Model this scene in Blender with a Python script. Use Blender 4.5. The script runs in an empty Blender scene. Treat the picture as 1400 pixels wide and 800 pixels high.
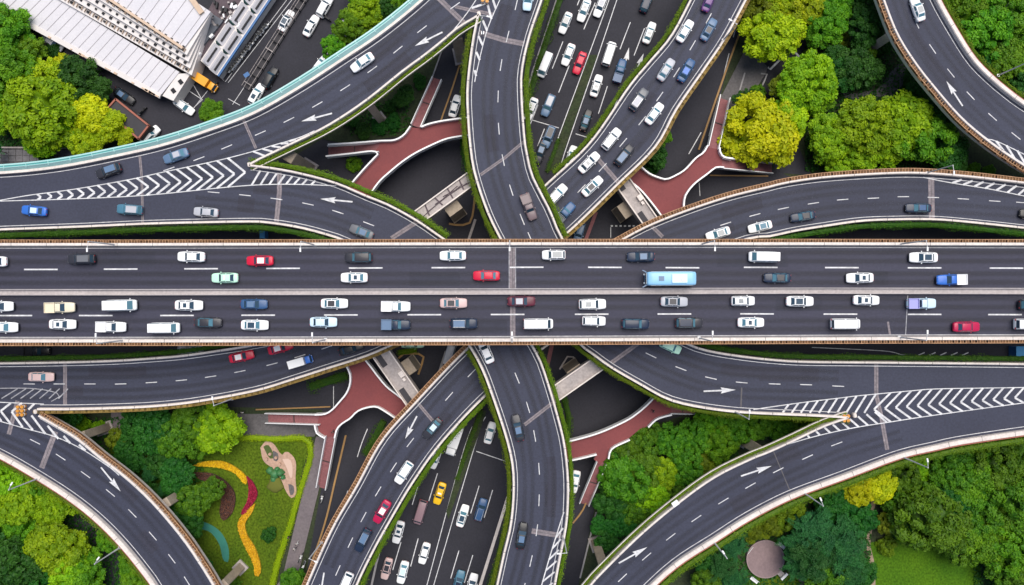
import bpy, bmesh, math, random
import numpy as np
from mathutils import Vector, Matrix
from mathutils.geometry import tessellate_polygon
R = math.radians
scene = bpy.context.scene
COL = scene.collection

# ------------------------------------------------------------------ camera, sky, sun, exposure
HC = 137.0            # drone height above the ground, metres
FP = 936.0            # focal length measured in photo pixels (1400 wide)
cam_d = bpy.data.cameras.new('Camera'); cam = bpy.data.objects.new('Camera', cam_d); COL.objects.link(cam)
cam.location = (0, 0, HC); cam.rotation_euler = (0, 0, 0)
cam_d.sensor_width = 36.0; cam_d.lens = 36.0 * FP / 1400.0
cam_d.clip_start = 0.5; cam_d.clip_end = 4000
scene.camera = cam
SUN_EL, SUN_AZ = 68.0, 70.0       # azimuth measured anticlockwise from +X (light comes from upper left)
w = bpy.data.worlds.new('World'); scene.world = w; w.use_nodes = True
nt = w.node_tree
bg = nt.nodes['Background']
sky = nt.nodes.new('ShaderNodeTexSky'); sky.sky_type = 'NISHITA'; sky.sun_disc = False
sky.sun_elevation = R(SUN_EL); sky.sun_rotation = R(90 - SUN_AZ)
sky.air_density = 1.0; sky.dust_density = 2.5; sky.ozone_density = 1.2
nt.links.new(sky.outputs[0], bg.inputs[0]); bg.inputs[1].default_value = 0.075
sd = bpy.data.lights.new('Sun', 'SUN'); sd.energy = 2.1; sd.angle = R(48); sd.color = (1, 0.95, 0.87)
sun = bpy.data.objects.new('Sun', sd); COL.objects.link(sun)
dv = Vector((math.cos(R(SUN_EL)) * math.cos(R(SUN_AZ)), math.cos(R(SUN_EL)) * math.sin(R(SUN_AZ)), math.sin(R(SUN_EL))))
sun.rotation_euler = dv.to_track_quat('Z', 'Y').to_euler()
sun.location = dv * 300
scene.view_settings.view_transform = 'Standard'
scene.view_settings.look = 'None'
scene.view_settings.exposure = 0.80
scene.view_settings.gamma = 1.0
scene.view_settings.use_curve_mapping = False
scene.render.engine = 'CYCLES'
scene.cycles.max_bounces = 6; scene.cycles.diffuse_bounces = 3; scene.cycles.transparent_max_bounces = 8

ZT, ZM, ZL, ZR = 20.0, 14.0, 10.0, 5.2     # top deck, middle ramps, lower ramps, red footbridges

def S(z): return (HC - z) / FP
def P(px, py, z=0.0):
    s = S(z); return Vector(((px - 700) * s, (400 - py) * s, z))
def PL(pts, z): return [P(x, y, z) for x, y in pts]

# ------------------------------------------------------------------ materials
MATS = {}
def mat(name, base, rough=0.7, metal=0.0, var=None, scale=1.0, stretch=None, spec=0.5, coat=0.0, amount=0.5, detail=6, bump=0.0, fine=0.0):
    if name in MATS: return MATS[name]
    m = bpy.data.materials.new(name); m.use_nodes = True
    n = m.node_tree.nodes; l = m.node_tree.links; b = n['Principled BSDF']
    b.inputs['Base Color'].default_value = (*base, 1); b.inputs['Roughness'].default_value = rough
    b.inputs['Metallic'].default_value = metal; b.inputs['Specular IOR Level'].default_value = spec
    if coat: b.inputs['Coat Weight'].default_value = coat
    if var is not None:
        tc = n.new('ShaderNodeNewGeometry'); mp = n.new('ShaderNodeMapping')
        l.new(tc.outputs['Position'], mp.inputs[0])
        if stretch: mp.inputs['Scale'].default_value = stretch
        no = n.new('ShaderNodeTexNoise'); no.inputs['Scale'].default_value = scale
        no.inputs['Detail'].default_value = detail; no.inputs['Roughness'].default_value = 0.6
        l.new(mp.outputs[0], no.inputs[0])
        cr = n.new('ShaderNodeValToRGB')
        cr.color_ramp.elements[0].position = 0.5 - amount / 2; cr.color_ramp.elements[1].position = 0.5 + amount / 2
        cr.color_ramp.elements[0].color = (*base, 1); cr.color_ramp.elements[1].color = (*var, 1)
        l.new(no.outputs[0], cr.inputs[0])
        out = cr.outputs[0]
        if fine:
            n2 = n.new('ShaderNodeTexNoise'); n2.inputs['Scale'].default_value = 2.5; n2.inputs['Detail'].default_value = 4
            l.new(tc.outputs['Position'], n2.inputs[0])
            mr = n.new('ShaderNodeMapRange'); mr.inputs[1].default_value = 0.3; mr.inputs[2].default_value = 0.7
            mr.inputs[3].default_value = 1 - fine; mr.inputs[4].default_value = 1 + fine
            l.new(n2.outputs[0], mr.inputs[0])
            mx = n.new('ShaderNodeVectorMath'); mx.operation = 'SCALE'
            l.new(out, mx.inputs[0]); l.new(mr.outputs[0], mx.inputs['Scale']); out = mx.outputs[0]
        l.new(out, b.inputs['Base Color'])
        if bump:
            bp = n.new('ShaderNodeBump'); bp.inputs['Strength'].default_value = bump
            l.new(no.outputs[0], bp.inputs['Height']); l.new(bp.outputs[0], b.inputs['Normal'])
    MATS[name] = m; return m

def leafmat(name, c1, c2, trans=0.3):
    m = bpy.data.materials.new(name); m.use_nodes = True
    n = m.node_tree.nodes; l = m.node_tree.links
    for q in list(n):
        if q.type != 'OUTPUT_MATERIAL': n.remove(q)
    o = [q for q in n if q.type == 'OUTPUT_MATERIAL'][0]
    at = n.new('ShaderNodeAttribute'); at.attribute_name = 'tint'
    oi = n.new('ShaderNodeObjectInfo')
    cr = n.new('ShaderNodeValToRGB'); cr.color_ramp.elements[0].color = (*c1, 1); cr.color_ramp.elements[1].color = (*c2, 1)
    l.new(at.outputs['Fac'], cr.inputs[0])
    hs = n.new('ShaderNodeHueSaturation')
    mr = n.new('ShaderNodeMapRange'); mr.inputs[3].default_value = 0.482; mr.inputs[4].default_value = 0.515
    l.new(oi.outputs['Random'], mr.inputs[0]); l.new(mr.outputs[0], hs.inputs['Hue'])
    mv = n.new('ShaderNodeMapRange'); mv.inputs[3].default_value = 0.82; mv.inputs[4].default_value = 1.15
    l.new(oi.outputs['Random'], mv.inputs[0]); l.new(mv.outputs[0], hs.inputs['Value'])
    l.new(cr.outputs[0], hs.inputs['Color'])
    d = n.new('ShaderNodeBsdfPrincipled'); d.inputs['Roughness'].default_value = 0.55; d.inputs['Specular IOR Level'].default_value = 0.25
    t = n.new('ShaderNodeBsdfTranslucent'); mx = n.new('ShaderNodeMixShader'); mx.inputs[0].default_value = trans
    l.new(hs.outputs[0], d.inputs['Base Color']); l.new(hs.outputs[0], t.inputs[0])
    l.new(d.outputs[0], mx.inputs[1]); l.new(t.outputs[0], mx.inputs[2]); l.new(mx.outputs[0], o.inputs[0])
    MATS[name] = m; return m

asph_deck = mat('asphalt deck', (0.026, 0.0255, 0.044), 0.75, var=(0.039, 0.0385, 0.064), scale=0.35, stretch=(0.06, 1.0, 1.0), fine=0.16)
asph_ramp = mat('asphalt ramp', (0.0235, 0.026, 0.046), 0.75, var=(0.036, 0.040, 0.067), scale=0.07, fine=0.16)
asph_patch = mat('asphalt patch', (0.024, 0.0245, 0.041), 0.8, var=(0.032, 0.033, 0.053), scale=0.5, fine=0.15)
asph_ground = mat('asphalt ground', (0.0145, 0.0145, 0.021), 0.85, var=(0.025, 0.0245, 0.034), scale=0.12, fine=0.18)
paint_white = mat('road paint white', (0.70, 0.70, 0.70), 0.6, var=(0.40, 0.40, 0.42), scale=0.8, fine=0.18)
paint_worn = mat('worn road paint', (0.42, 0.42, 0.44), 0.7, var=(0.14, 0.14, 0.16), scale=0.9, fine=0.2)
paint_orange = mat('orange kerb paint', (0.36, 0.20, 0.06), 0.7, var=(0.26, 0.15, 0.06), scale=0.8)
concrete = mat('concrete', (0.42, 0.37, 0.35), 0.85, var=(0.30, 0.27, 0.26), scale=0.6, fine=0.15)
concrete_tan = mat('tan concrete', (0.40, 0.33, 0.25), 0.85, var=(0.28, 0.23, 0.18), scale=0.5, fine=0.12)
concrete_pale = mat('pale concrete', (0.74, 0.66, 0.60), 0.7, var=(0.60, 0.54, 0.50), scale=0.5, fine=0.08)
parapet_white = mat('white parapet', (0.74, 0.67, 0.61), 0.6, var=(0.56, 0.50, 0.46), scale=0.35, fine=0.12)
joint_m = mat('expansion joint mortar', (0.26, 0.22, 0.23), 0.85, var=(0.13, 0.115, 0.13), scale=0.7, fine=0.25)
joint_d = mat('expansion joint rubber', (0.07, 0.065, 0.07), 0.8, var=(0.12, 0.11, 0.11), scale=1.5)
teal_m = mat('teal noise barrier', (0.30, 0.55, 0.53), 0.35, var=(0.42, 0.64, 0.62), scale=0.4)
teal_d = mat('dark teal barrier', (0.06, 0.28, 0.27), 0.4, var=(0.09, 0.34, 0.33), scale=0.4)
rail_tan = mat('tan painted railing', (0.50, 0.29, 0.15), 0.6, var=(0.30, 0.15, 0.07), scale=0.9, fine=0.3)
rail_brown = mat('brown planter box', (0.09, 0.035, 0.015), 0.8, var=(0.18, 0.09, 0.03), scale=0.8, fine=0.3)
rail_gold = mat('golden planter box', (0.24, 0.155, 0.03), 0.8, var=(0.15, 0.095, 0.025), scale=0.5, fine=0.35)
red_deck = mat('red walkway coating', (0.20, 0.045, 0.045), 0.8, var=(0.155, 0.036, 0.040), scale=0.22, fine=0.08)
red_stair = mat('faded red stair', (0.24, 0.09, 0.095), 0.85, var=(0.18, 0.07, 0.075), scale=0.6, fine=0.15)
white_m = mat('white painted metal', (0.80, 0.80, 0.80), 0.4)
steel = mat('galvanised steel', (0.55, 0.56, 0.58), 0.4, metal=0.6)
dark_m = mat('dark rubber', (0.02, 0.02, 0.022), 0.7)
lamp_m = mat('lamp grey paint', (0.52, 0.52, 0.53), 0.5)
soil = mat('soil and ground cover', (0.018, 0.035, 0.010), 0.95, var=(0.035, 0.040, 0.018), scale=0.35, fine=0.4)
lawn = mat('mown lawn', (0.045, 0.090, 0.006), 0.9, var=(0.090, 0.130, 0.008), scale=0.16, fine=0.45, spec=0.1)
lawn_d = mat('darker lawn', (0.035, 0.100, 0.006), 0.9, var=(0.070, 0.150, 0.006), scale=0.14, fine=0.35, spec=0.1)
paving = mat('mauve paving', (0.125, 0.105, 0.115), 0.85, var=(0.16, 0.135, 0.14), scale=0.25, fine=0.15)
paving_g = mat('grey paving', (0.085, 0.08, 0.082), 0.85, var=(0.115, 0.105, 0.105), scale=0.3, fine=0.2)
kerb_m = mat('kerb stone', (0.36, 0.34, 0.33), 0.85, var=(0.26, 0.25, 0.25), scale=0.7)
path_m = mat('earth path', (0.30, 0.22, 0.15), 0.9, var=(0.20, 0.15, 0.11), scale=0.4, fine=0.2)
pink_m = mat('pink rubber paving', (0.46, 0.30, 0.22), 0.85, var=(0.36, 0.23, 0.17), scale=0.4, fine=0.15)
trunk_m = mat('bark', (0.07, 0.05, 0.035), 0.9, var=(0.11, 0.08, 0.05), scale=2.0)
roof_w = mat('white metal roof', (0.60, 0.58, 0.60), 0.5, var=(0.52, 0.51, 0.54), scale=0.15, fine=0.04)
seam_m = mat('roof seam', (0.36, 0.34, 0.36), 0.6)
facade_m = mat('white render', (0.70, 0.66, 0.64), 0.8, var=(0.62, 0.58, 0.56), scale=0.5)
trim_tan = mat('tan trim', (0.60, 0.45, 0.33), 0.7, var=(0.50, 0.37, 0.27), scale=0.8)
win_m = mat('dark window glass', (0.012, 0.012, 0.015), 0.5, spec=0.25)
blue_m = mat('blue panel', (0.035, 0.22, 0.48), 0.5, var=(0.05, 0.28, 0.55), scale=0.7)
blue_d = mat('deep blue metal', (0.03, 0.12, 0.30), 0.4)
green_d = mat('dark green metal', (0.03, 0.10, 0.09), 0.5)
roof_mauve = mat('mauve tar roof', (0.07, 0.05, 0.06), 0.85, var=(0.10, 0.075, 0.085), scale=0.6, fine=0.2)
roof_dark = mat('dark tar roof', (0.035, 0.033, 0.038), 0.8, var=(0.045, 0.042, 0.048), scale=0.5)
brick_red = mat('red brick trim', (0.36, 0.12, 0.08), 0.8, var=(0.28, 0.10, 0.07), scale=1.0)
orange_m = mat('orange barrel plastic', (0.62, 0.28, 0.03), 0.5, var=(0.5, 0.2, 0.03), scale=0.8)
yellow_fl = mat('yellow flowers', (0.62, 0.38, 0.01), 0.9, var=(0.42, 0.22, 0.01), scale=3.0, amount=0.25, fine=0.3)
mag_fl = mat('magenta flowers', (0.26, 0.012, 0.05), 0.9, var=(0.18, 0.01, 0.035), scale=3.0, fine=0.3)
purple_fl = mat('dark purple bed', (0.035, 0.018, 0.018), 0.95, var=(0.085, 0.035, 0.025), scale=1.2, fine=0.4)
teal_w = mat('teal pond water', (0.05, 0.22, 0.17), 0.3, var=(0.04, 0.17, 0.14), scale=0.4)
glass = mat('car glass', (0.025, 0.055, 0.085), 0.08, spec=1.0)  # dark pane with the blue of the reflected sky put into its base colour
glass_sky = mat('car glass teal', (0.08, 0.20, 0.26), 0.08, spec=1.0)  # brighter pane: sky reflection painted as a teal base colour
head_m = mat('headlight lens', (0.75, 0.78, 0.80), 0.15)
tail_m = mat('tail light lens', (0.40, 0.01, 0.015), 0.2)
skin_m = mat('skin', (0.45, 0.28, 0.20), 0.6)
cloth_d = mat('dark clothing', (0.02, 0.02, 0.025), 0.9)
cloth_w = mat('pale clothing', (0.6, 0.6, 0.6), 0.9)
PAINT = {}
for nm, c in dict(white=(0.82, 0.82, 0.82), cream=(0.72, 0.64, 0.48), silver=(0.42, 0.43, 0.47), grey=(0.13, 0.135, 0.15), charcoal=(0.028, 0.028, 0.036),
                  black=(0.012, 0.012, 0.015), navy=(0.012, 0.022, 0.050), darkblue=(0.03, 0.085, 0.20), blue=(0.03, 0.14, 0.52), teal=(0.06, 0.17, 0.25),
                  skyblue=(0.26, 0.52, 0.76), paleblue=(0.55, 0.70, 0.80), mint=(0.50, 0.80, 0.62), red=(0.55, 0.008, 0.04), crimson=(0.42, 0.008, 0.06),
                  maroon=(0.10, 0.015, 0.03), purple=(0.12, 0.04, 0.18), lilac=(0.32, 0.32, 0.62), pink=(0.58, 0.42, 0.40), mauve=(0.24, 0.15, 0.17),
                  brown=(0.16, 0.115, 0.125), yellow=(0.75, 0.45, 0.01), orange=(0.75, 0.33, 0.02), steelblue=(0.10, 0.17, 0.28)).items():
    PAINT[nm] = mat('car paint ' + nm, c, 0.38, spec=0.4, coat=0.12)

# ------------------------------------------------------------------ mesh and object helpers
def mesh_from(name, verts, faces, smooth=False, mats=None, fm=None):
    me = bpy.data.meshes.new(name); me.from_pydata([tuple(v) for v in verts], [], faces)
    if mats:
        for m in mats: me.materials.append(m)
    if fm is not None: me.polygons.foreach_set('material_index', fm)
    if smooth: me.polygons.foreach_set('use_smooth', [True] * len(me.polygons))
    me.update(); return me

class MB:
    """collects shapes into one mesh"""
    lift = 0
    def __init__(s): s.v = []; s.f = []; s.m = []
    def add(s, vs, fs, mi=0):
        b = len(s.v); s.v += [Vector(v) for v in vs]; s.f += [tuple(b + i for i in f) for f in fs]; s.m += [mi] * len(fs)
    def box(s, c, size, rz=0.0, mi=0):
        hx, hy, hz = size[0] / 2, size[1] / 2, size[2] / 2; q = Matrix.Rotation(rz, 3, 'Z'); c = Vector(c)
        vs = [c + q @ Vector((x, y, z)) for x in (-hx, hx) for y in (-hy, hy) for z in (-hz, hz)]
        s.add(vs, [(0, 1, 3, 2), (4, 6, 7, 5), (0, 4, 5, 1), (2, 3, 7, 6), (0, 2, 6, 4), (1, 5, 7, 3)], mi)
    def cyl(s, a, b, r0, r1=None, n=10, mi=0, caps=True):
        a = Vector(a); b = Vector(b); r1 = r0 if r1 is None else r1
        d = (b - a).normalized(); u = d.orthogonal().normalized(); w_ = d.cross(u)
        vs = []
        for c, r in ((a, r0), (b, r1)):
            for i in range(n):
                t = 2 * math.pi * i / n; vs.append(c + u * (r * math.cos(t)) + w_ * (r * math.sin(t)))
        fs = [(i, (i + 1) % n, n + (i + 1) % n, n + i) for i in range(n)]
        if caps: fs += [tuple(range(n - 1, -1, -1)), tuple(range(n, 2 * n))]
        s.add(vs, fs, mi)
    def poly(s, pts, z=None, mi=0, depth=0.0):
        """flat polygon (concave allowed), with sides going down by depth"""
        pts = [Vector((p[0], p[1], p[2] if z is None else z)) for p in pts]
        ar = sum(pts[i].x * pts[(i + 1) % len(pts)].y - pts[(i + 1) % len(pts)].x * pts[i].y for i in range(len(pts)))
        if ar < 0: pts = pts[::-1]
        tris = tessellate_polygon([pts])
        fs = []
        for t in tris:
            a, b, c = (pts[i] for i in t)
            fs.append(tuple(t) if (b - a).cross(c - a).z > 0 else tuple(reversed(t)))
        s.add(pts, fs, mi)
        if depth:
            n = len(pts); lo = [p - Vector((0, 0, depth)) for p in pts]
            s.add(pts + lo, [(n + i, n + (i + 1) % n, (i + 1) % n, i) for i in range(n)] + [tuple(n + i for i in reversed(f)) for f in fs], mi)
    def sweep(s, pts, prof, mi=0, caps=True):
        """closed profile of (offset to the right, dz) swept along a polyline"""
        n = len(prof); vs = []
        for p, nr in zip(pts, normals(pts)):
            for o, dz in prof: vs.append(p - nr * o + Vector((0, 0, dz)))
        fs = []
        for i in range(len(pts) - 1):
            for j in range(n):
                a = i * n + j; b = i * n + (j + 1) % n; fs.append((a, b, b + n, a + n))
        if caps: fs += [tuple(range(n - 1, -1, -1)), tuple((len(pts) - 1) * n + j for j in range(n))]
        s.add(vs, fs, mi)
    def ribbon(s, pts, o0, o1, dz=0.0, mi=0):
        MB.lift = (MB.lift + 1) % 6; dz += MB.lift * 0.00025      # never two sheets in one plane
        vs = []
        for p, nr in zip(pts, normals(pts)):
            vs += [p - nr * o0 + Vector((0, 0, dz)), p - nr * o1 + Vector((0, 0, dz))]
        fs = [(2 * i, 2 * i + 1, 2 * i + 3, 2 * i + 2) for i in range(len(pts) - 1)]
        if o1 < o0: fs = [tuple(reversed(f)) for f in fs]
        s.add(vs, fs, mi)
    def mesh(s, name, mats, smooth=False):
        return mesh_from(name, s.v, s.f, smooth, mats if isinstance(mats, (list, tuple)) else [mats], s.m)

def normals(pts):
    """left-hand unit normals in plan"""
    out = []
    for i in range(len(pts)):
        a = pts[max(i - 1, 0)]; b = pts[min(i + 1, len(pts) - 1)]
        d = Vector((b.x - a.x, b.y - a.y, 0))
        d = d.normalized() if d.length > 1e-9 else Vector((1, 0, 0))
        out.append(Vector((-d.y, d.x, 0)))
    return out
def resample(pts, step):
    out = [pts[0].copy()]; acc = 0.0
    for a, b in zip(pts, pts[1:]):
        L = (b - a).length
        if L < 1e-9: continue
        t = step - acc
        while t <= L:
            out.append(a.lerp(b, t / L)); t += step
        acc = L - (t - step)
    if (out[-1] - pts[-1]).length > step * 0.3: out.append(pts[-1].copy())
    else: out[-1] = pts[-1].copy()
    return out
def smooth(pts, step=1.5):
    """Catmull-Rom through the points, resampled evenly"""
    if len(pts) < 3: return resample(pts, step)
    q = [pts[0] * 2 - pts[1]] + list(pts) + [pts[-1] * 2 - pts[-2]]
    fine = []
    for i in range(1, len(q) - 2):
        p0, p1, p2, p3 = q[i - 1:i + 3]
        for k in range(12):
            t = k / 12
            fine.append(0.5 * ((2 * p1) + (p2 - p0) * t + (2 * p0 - 5 * p1 + 4 * p2 - p3) * t * t + (3 * p1 - p0 - 3 * p2 + p3) * t ** 3))
    fine.append(pts[-1].copy())
    return resample(fine, step)
def cut(pts, s0, s1, step=1.0):
    """piece of a polyline between two arc lengths"""
    out = []; acc = 0.0
    for a, b in zip(pts, pts[1:]):
        L = (b - a).length
        if L < 1e-9: continue
        lo = max(s0 - acc, 0); hi = min(s1 - acc, L)
        if hi > lo:
            if not out: out.append(a.lerp(b, lo / L))
            out.append(a.lerp(b, hi / L))
        acc += L
    return out
def plen(pts): return sum((b - a).length for a, b in zip(pts, pts[1:]))
def tangent_at(pts, p):
    best = None
    for a, b in zip(pts, pts[1:]):
        d = ((a + b) / 2 - p).length
        if best is None or d < best[0]: best = (d, (b - a).normalized())
    return best[1]

LABELS = {}
def obj(name, mesh, parent=None, loc=None, rz=0.0, label=None, cat=None, group=None, kind=None):
    o = bpy.data.objects.new(name, mesh); COL.objects.link(o)
    if parent: o.parent = parent
    if loc is not None: o.location = loc
    if rz: o.rotation_euler.z = rz
    if label: o['label'] = label
    if cat: o['category'] = cat
    if group: o['group'] = group
    if kind: o['kind'] = kind
    return o
def thing(name, loc, label, cat, rz=0.0, group=None): return obj(name, None, None, loc, rz, label, cat, group)
def struct(name, mesh, parent=None):
    o = obj(name, mesh, parent)
    if parent is None: o['kind'] = 'structure'
    return o

# ================================================================== GROUND
mb = MB(); mb.poly([(-1500, -1500), (1500, -1500), (1500, 1500), (-1500, 1500)], z=0.0)
struct('ground', mb.mesh('ground', soil))
def flat(name, px, m, z, kind='structure', depth=0.0):
    mb = MB(); mb.poly(smooth(PL(px + [px[0]], z), 1.5)[:-1] if kind == 'curve' else PL(px, z), depth=depth)
    return struct(name, mb.mesh(name, m))
road_px = [(-200, 305), (400, 215), (440, 190), (505, 140), (560, 95), (596, 60), (615, -60), (650, -260), (1100, -260), (1046, -60), (1020, 20), (990, 110), (985, 132), (1010, 230), (1060, 232), (1200, 300),
           (1600, 300), (1600, 500), (1060, 500), (960, 560), (880, 585), (815, 640), (812, 700), (778, 860), (720, 1060), (330, 1060), (405, 860), (437, 680), (452, 600), (440, 560), (300, 556), (200, 552), (-200, 552)]
flat('road', road_px, asph_ground, 0.02)
flat('street', [(-60, -60), (30, 20), (110, 95), (150, 135), (200, 195), (330, 165), (440, 95), (520, 10), (580, -60)], asph_ground, 0.024)
flat('side_road', [(1010, 60), (1052, 118), (1104, 62), (1160, 5), (1200, -60), (1150, -60), (1085, 40), (1042, 92)], asph_ground, 0.03)
flat('side_road', [(1040, 100), (1060, 140), (1080, 175), (1110, 240), (1060, 236), (1045, 150)], asph_ground, 0.034)
def pavement(name, px, m=paving): 
    MB.lift = (MB.lift + 1) % 6; h = 0.13 + MB.lift * 0.006
    mb = MB(); mb.poly(PL(px, h), depth=0.14); return struct(name, mb.mesh(name, m))
pavement('pavement', [(453, 598), (390, 860), (335, 860), (386, 790), (432, 597)], paving)
pavement('pavement', [(300, 566), (432, 566), (436, 585), (430, 597), (330, 597), (300, 585)], paving_g)
pavement('pavement', [(985, 134), (1022, 62), (1050, 92), (1047, 100), (1010, 160), (998, 200), (982, 205)], paving_g)
pavement('pavement', [(-40, 205), (118, 203), (118, 226), (-40, 232)], paving_g)
pavement('pavement', [(166, 545), (178, 545), (175, 600), (150, 600), (152, 560)], paving)
flat('side_road', [(85, 690), (140, 690), (140, 720), (180, 790), (185, 850), (150, 850), (100, 730)], asph_ground, 0.03)
pavement('pavement', [(470, 150), (560, 95), (596, 60), (600, 80), (566, 172), (553, 186), (470, 196), (440, 190)], soil)
pavement('path', [(1140, 121), (1170, 128), (1200, 122), (1217, 100), (1232, 84), (1246, 92), (1236, 112), (1224, 133), (1200, 132), (1176, 136), (1150, 133)], paving_g)
# park lawns
flat('lawn', [(165, 592), (428, 594), (400, 690), (380, 790), (360, 860), (230, 860), (190, 740), (130, 640)], lawn, 0.03)
flat('lawn', [(1188, 742), (1235, 735), (1280, 752), (1340, 770), (1345, 860), (1186, 860)], lawn_d, 0.03)
flat('lawn', [(1010, 790), (1120, 780), (1120, 860), (1000, 860)], lawn, 0.034)
mb = MB(); mb.ribbon(smooth(PL([(1196, 683), (1191, 700), (1190, 720), (1187, 745), (1193, 775), (1194, 830)], 0.05), 1.0), -0.45, 0.45)
struct('path', mb.mesh('path', path_m))
mb = MB(); mb.ribbon(smooth(PL([(1078, 782), (1092, 782), (1096, 800), (1098, 830)], 0.05), 1.0), -0.5, 0.5)
struct('path', mb.mesh('path', roof_mauve))
# garden beds, low kerbed
def bed(name, px, m, h, label, cat, step=0.8):
    pts = smooth(PL(px + [px[0]], h), step)[:-1]
    mb = MB(); mb.poly(pts, depth=h); o = obj(name, mb.mesh(name, m)); o['label'] = label; o['category'] = cat; return o
yb = [(262, 638), (275, 632), (300, 630), (322, 640), (337, 655), (339, 668), (325, 700), (328, 722), (340, 742), (352, 765), (356, 785), (350, 788), (344, 770), (330, 745), (325, 720), (324, 705),
      (330, 690), (333, 665), (325, 652), (308, 642), (285, 638), (270, 640)]
bed('flower_bed', [(262, 637), (280, 631), (305, 631), (325, 641), (337, 653), (335, 663), (322, 648), (302, 640), (282, 638)], yellow_fl, 0.35, 'yellow flower ribbon curving across the top of the park lawn', 'flower bed')
bed('flower_bed', [(337, 651), (346, 660), (352, 676), (345, 690), (332, 705), (330, 700), (338, 685), (340, 668)], mag_fl, 0.36, 'magenta flower ribbon between the two yellow beds on the lawn', 'flower bed')
bed('flower_bed', [(349, 688), (345, 700), (335, 716), (338, 732), (348, 748), (355, 768), (356, 784), (349, 788), (346, 770), (335, 748), (326, 726), (326, 712), (336, 699)], yellow_fl, 0.38, 'long yellow flower ribbon running down to the bottom of the lawn', 'flower bed')
bed('flower_bed', [(266, 646), (290, 648), (310, 660), (321, 677), (318, 700), (305, 712), (300, 700), (302, 680), (290, 662), (272, 655)], purple_fl, 0.4, 'dark purple crescent bed beside the clump of park trees', 'flower bed')
bed('pond', [(268, 712), (285, 716), (302, 728), (312, 748), (312, 768), (305, 765), (300, 745), (288, 728), (272, 722)], teal_w, 0.08, 'narrow curved teal pond in the park', 'pond')
bed('play_patch', [(356, 612), (365, 602), (375, 608), (385, 622), (392, 617), (404, 630), (404, 655), (405, 675), (398, 681), (390, 670), (384, 655), (372, 640), (360, 630)], pink_m, 0.12, 'pink curving play surface set in the lawn', 'play surface')
play = [o for o in COL.objects if o.name.startswith('play_patch')][0]
for px_, m_, h_ in (([(360, 611), (366, 608), (372, 616), (374, 626), (368, 626)], mat('worn turf ring', (.06, .09, .02), .9), .14), ([(373, 616), (380, 620), (380, 630), (374, 629)], paving_g, .145),
                    ([(386, 628), (396, 628), (400, 640), (398, 655), (392, 640)], mat('pale rubber', (.56, .40, .32), .85), .15), ([(394, 662), (401, 664), (402, 674), (397, 677)], paving_g, .15)):
    q = smooth(PL(px_ + [px_[0]], h_), .6)[:-1]; mbq = MB(); mbq.poly(q); obj('rubber_patch', mbq.mesh('rubber_patch', m_), play)
# ground markings (child sheets of one road object each)
roads = [o for o in COL.objects if o.name == 'road'][0]
mk = MB()
def dashes(mb, px, z, dash, period, phase=0.0, wd=0.16, dz=0.012, mi=0):
    pts = smooth(PL(px, z), 1.0); L = plen(pts); s = phase
    while s < L:
        seg = cut(pts, max(s, 0), min(s + dash, L))
        if len(seg) > 1: mb.ribbon(seg, -wd / 2, wd / 2, dz, mi)
        s += period
def line(mb, px, z, wd=0.15, dz=0.010, mi=0, sm=True):
    pts = smooth(PL(px, z), 1.2) if sm else PL(px, z)
    mb.ribbon(pts, -wd / 2, wd / 2, dz, mi)
GZ = 0.02
GROUND_LANES = {
 'gA': [(800, -20), (753, 99), (738, 137), (715, 195)], 'gB': [(822, -15), (792, 55), (757, 144), (735, 200)],
 'gC': [(874, 0), (846, 72), (815, 165), (795, 225)], 'gD': [(894, 5), (865, 81), (840, 147), (815, 215)],
 'gE': [(612, 605), (586, 686), (561, 776), (550, 820)], 'gF': [(586, 620), (567, 679), (540, 769), (530, 805)],
 'gG': [(672, 605), (653, 671), (625, 761), (605, 830)], 'gH': [(692, 610), (672, 675), (640, 780), (625, 830)]}
ph = dict(gA=-1.5, gB=3.0, gC=4.8, gD=5.3, gE=6.5, gF=5.0, gG=9.0, gH=9.2)
for k, px in GROUND_LANES.items(): dashes(mk, px, GZ, 5.8, 13.6, ph[k], 0.17)
for px in ([(840, -20), (805, 75), (760, 197), (748, 235)], [(850, -20), (818, 75), (776, 197), (765, 232)], [(768, -20), (722, 120), (700, 190)],
           [(727, 164), (764, 175)], [(787, 183), (810, 190)], [(655, 570), (635, 612), (581, 810)], [(664, 570), (652, 600), (590, 810)], [(651, 617), (692, 631)],
           [(532, 705), (508, 800)], [(697, 668), (655, 805)]):
    line(mk, px, GZ)
dashes(mk, [(962, 175), (925, 240)], GZ, 5, 12, 1); dashes(mk, [(1000, 60), (968, 190)], GZ, 5, 12, 2); dashes(mk, [(1015, 5), (1000, 60)], GZ, 5, 12, 2)
dashes(mk, [(505, 580), (490, 620), (462, 720)], GZ, 6, 13, 1)
for px in ([(835, 311), (835, 325)], [(456, 528), (456, 558)], [(956, 250), (957, 268)], [(1110, 475), (1210, 480), (1240, 486), (1320, 488)], [(20, 323), (56, 323)]): line(mk, px, GZ, 0.13)
for i in range(7): line(mk, [(835 + i * 6, 309), (838 + i * 6, 309)], GZ, 0.3, sm=False)
for i in range(5): line(mk, [(1255 + i * 15, 486), (1264 + i * 15, 482)], GZ, 0.2, sm=False)
struct('lane_marking', mk.mesh('lane_marking', paint_white), roads)
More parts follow.
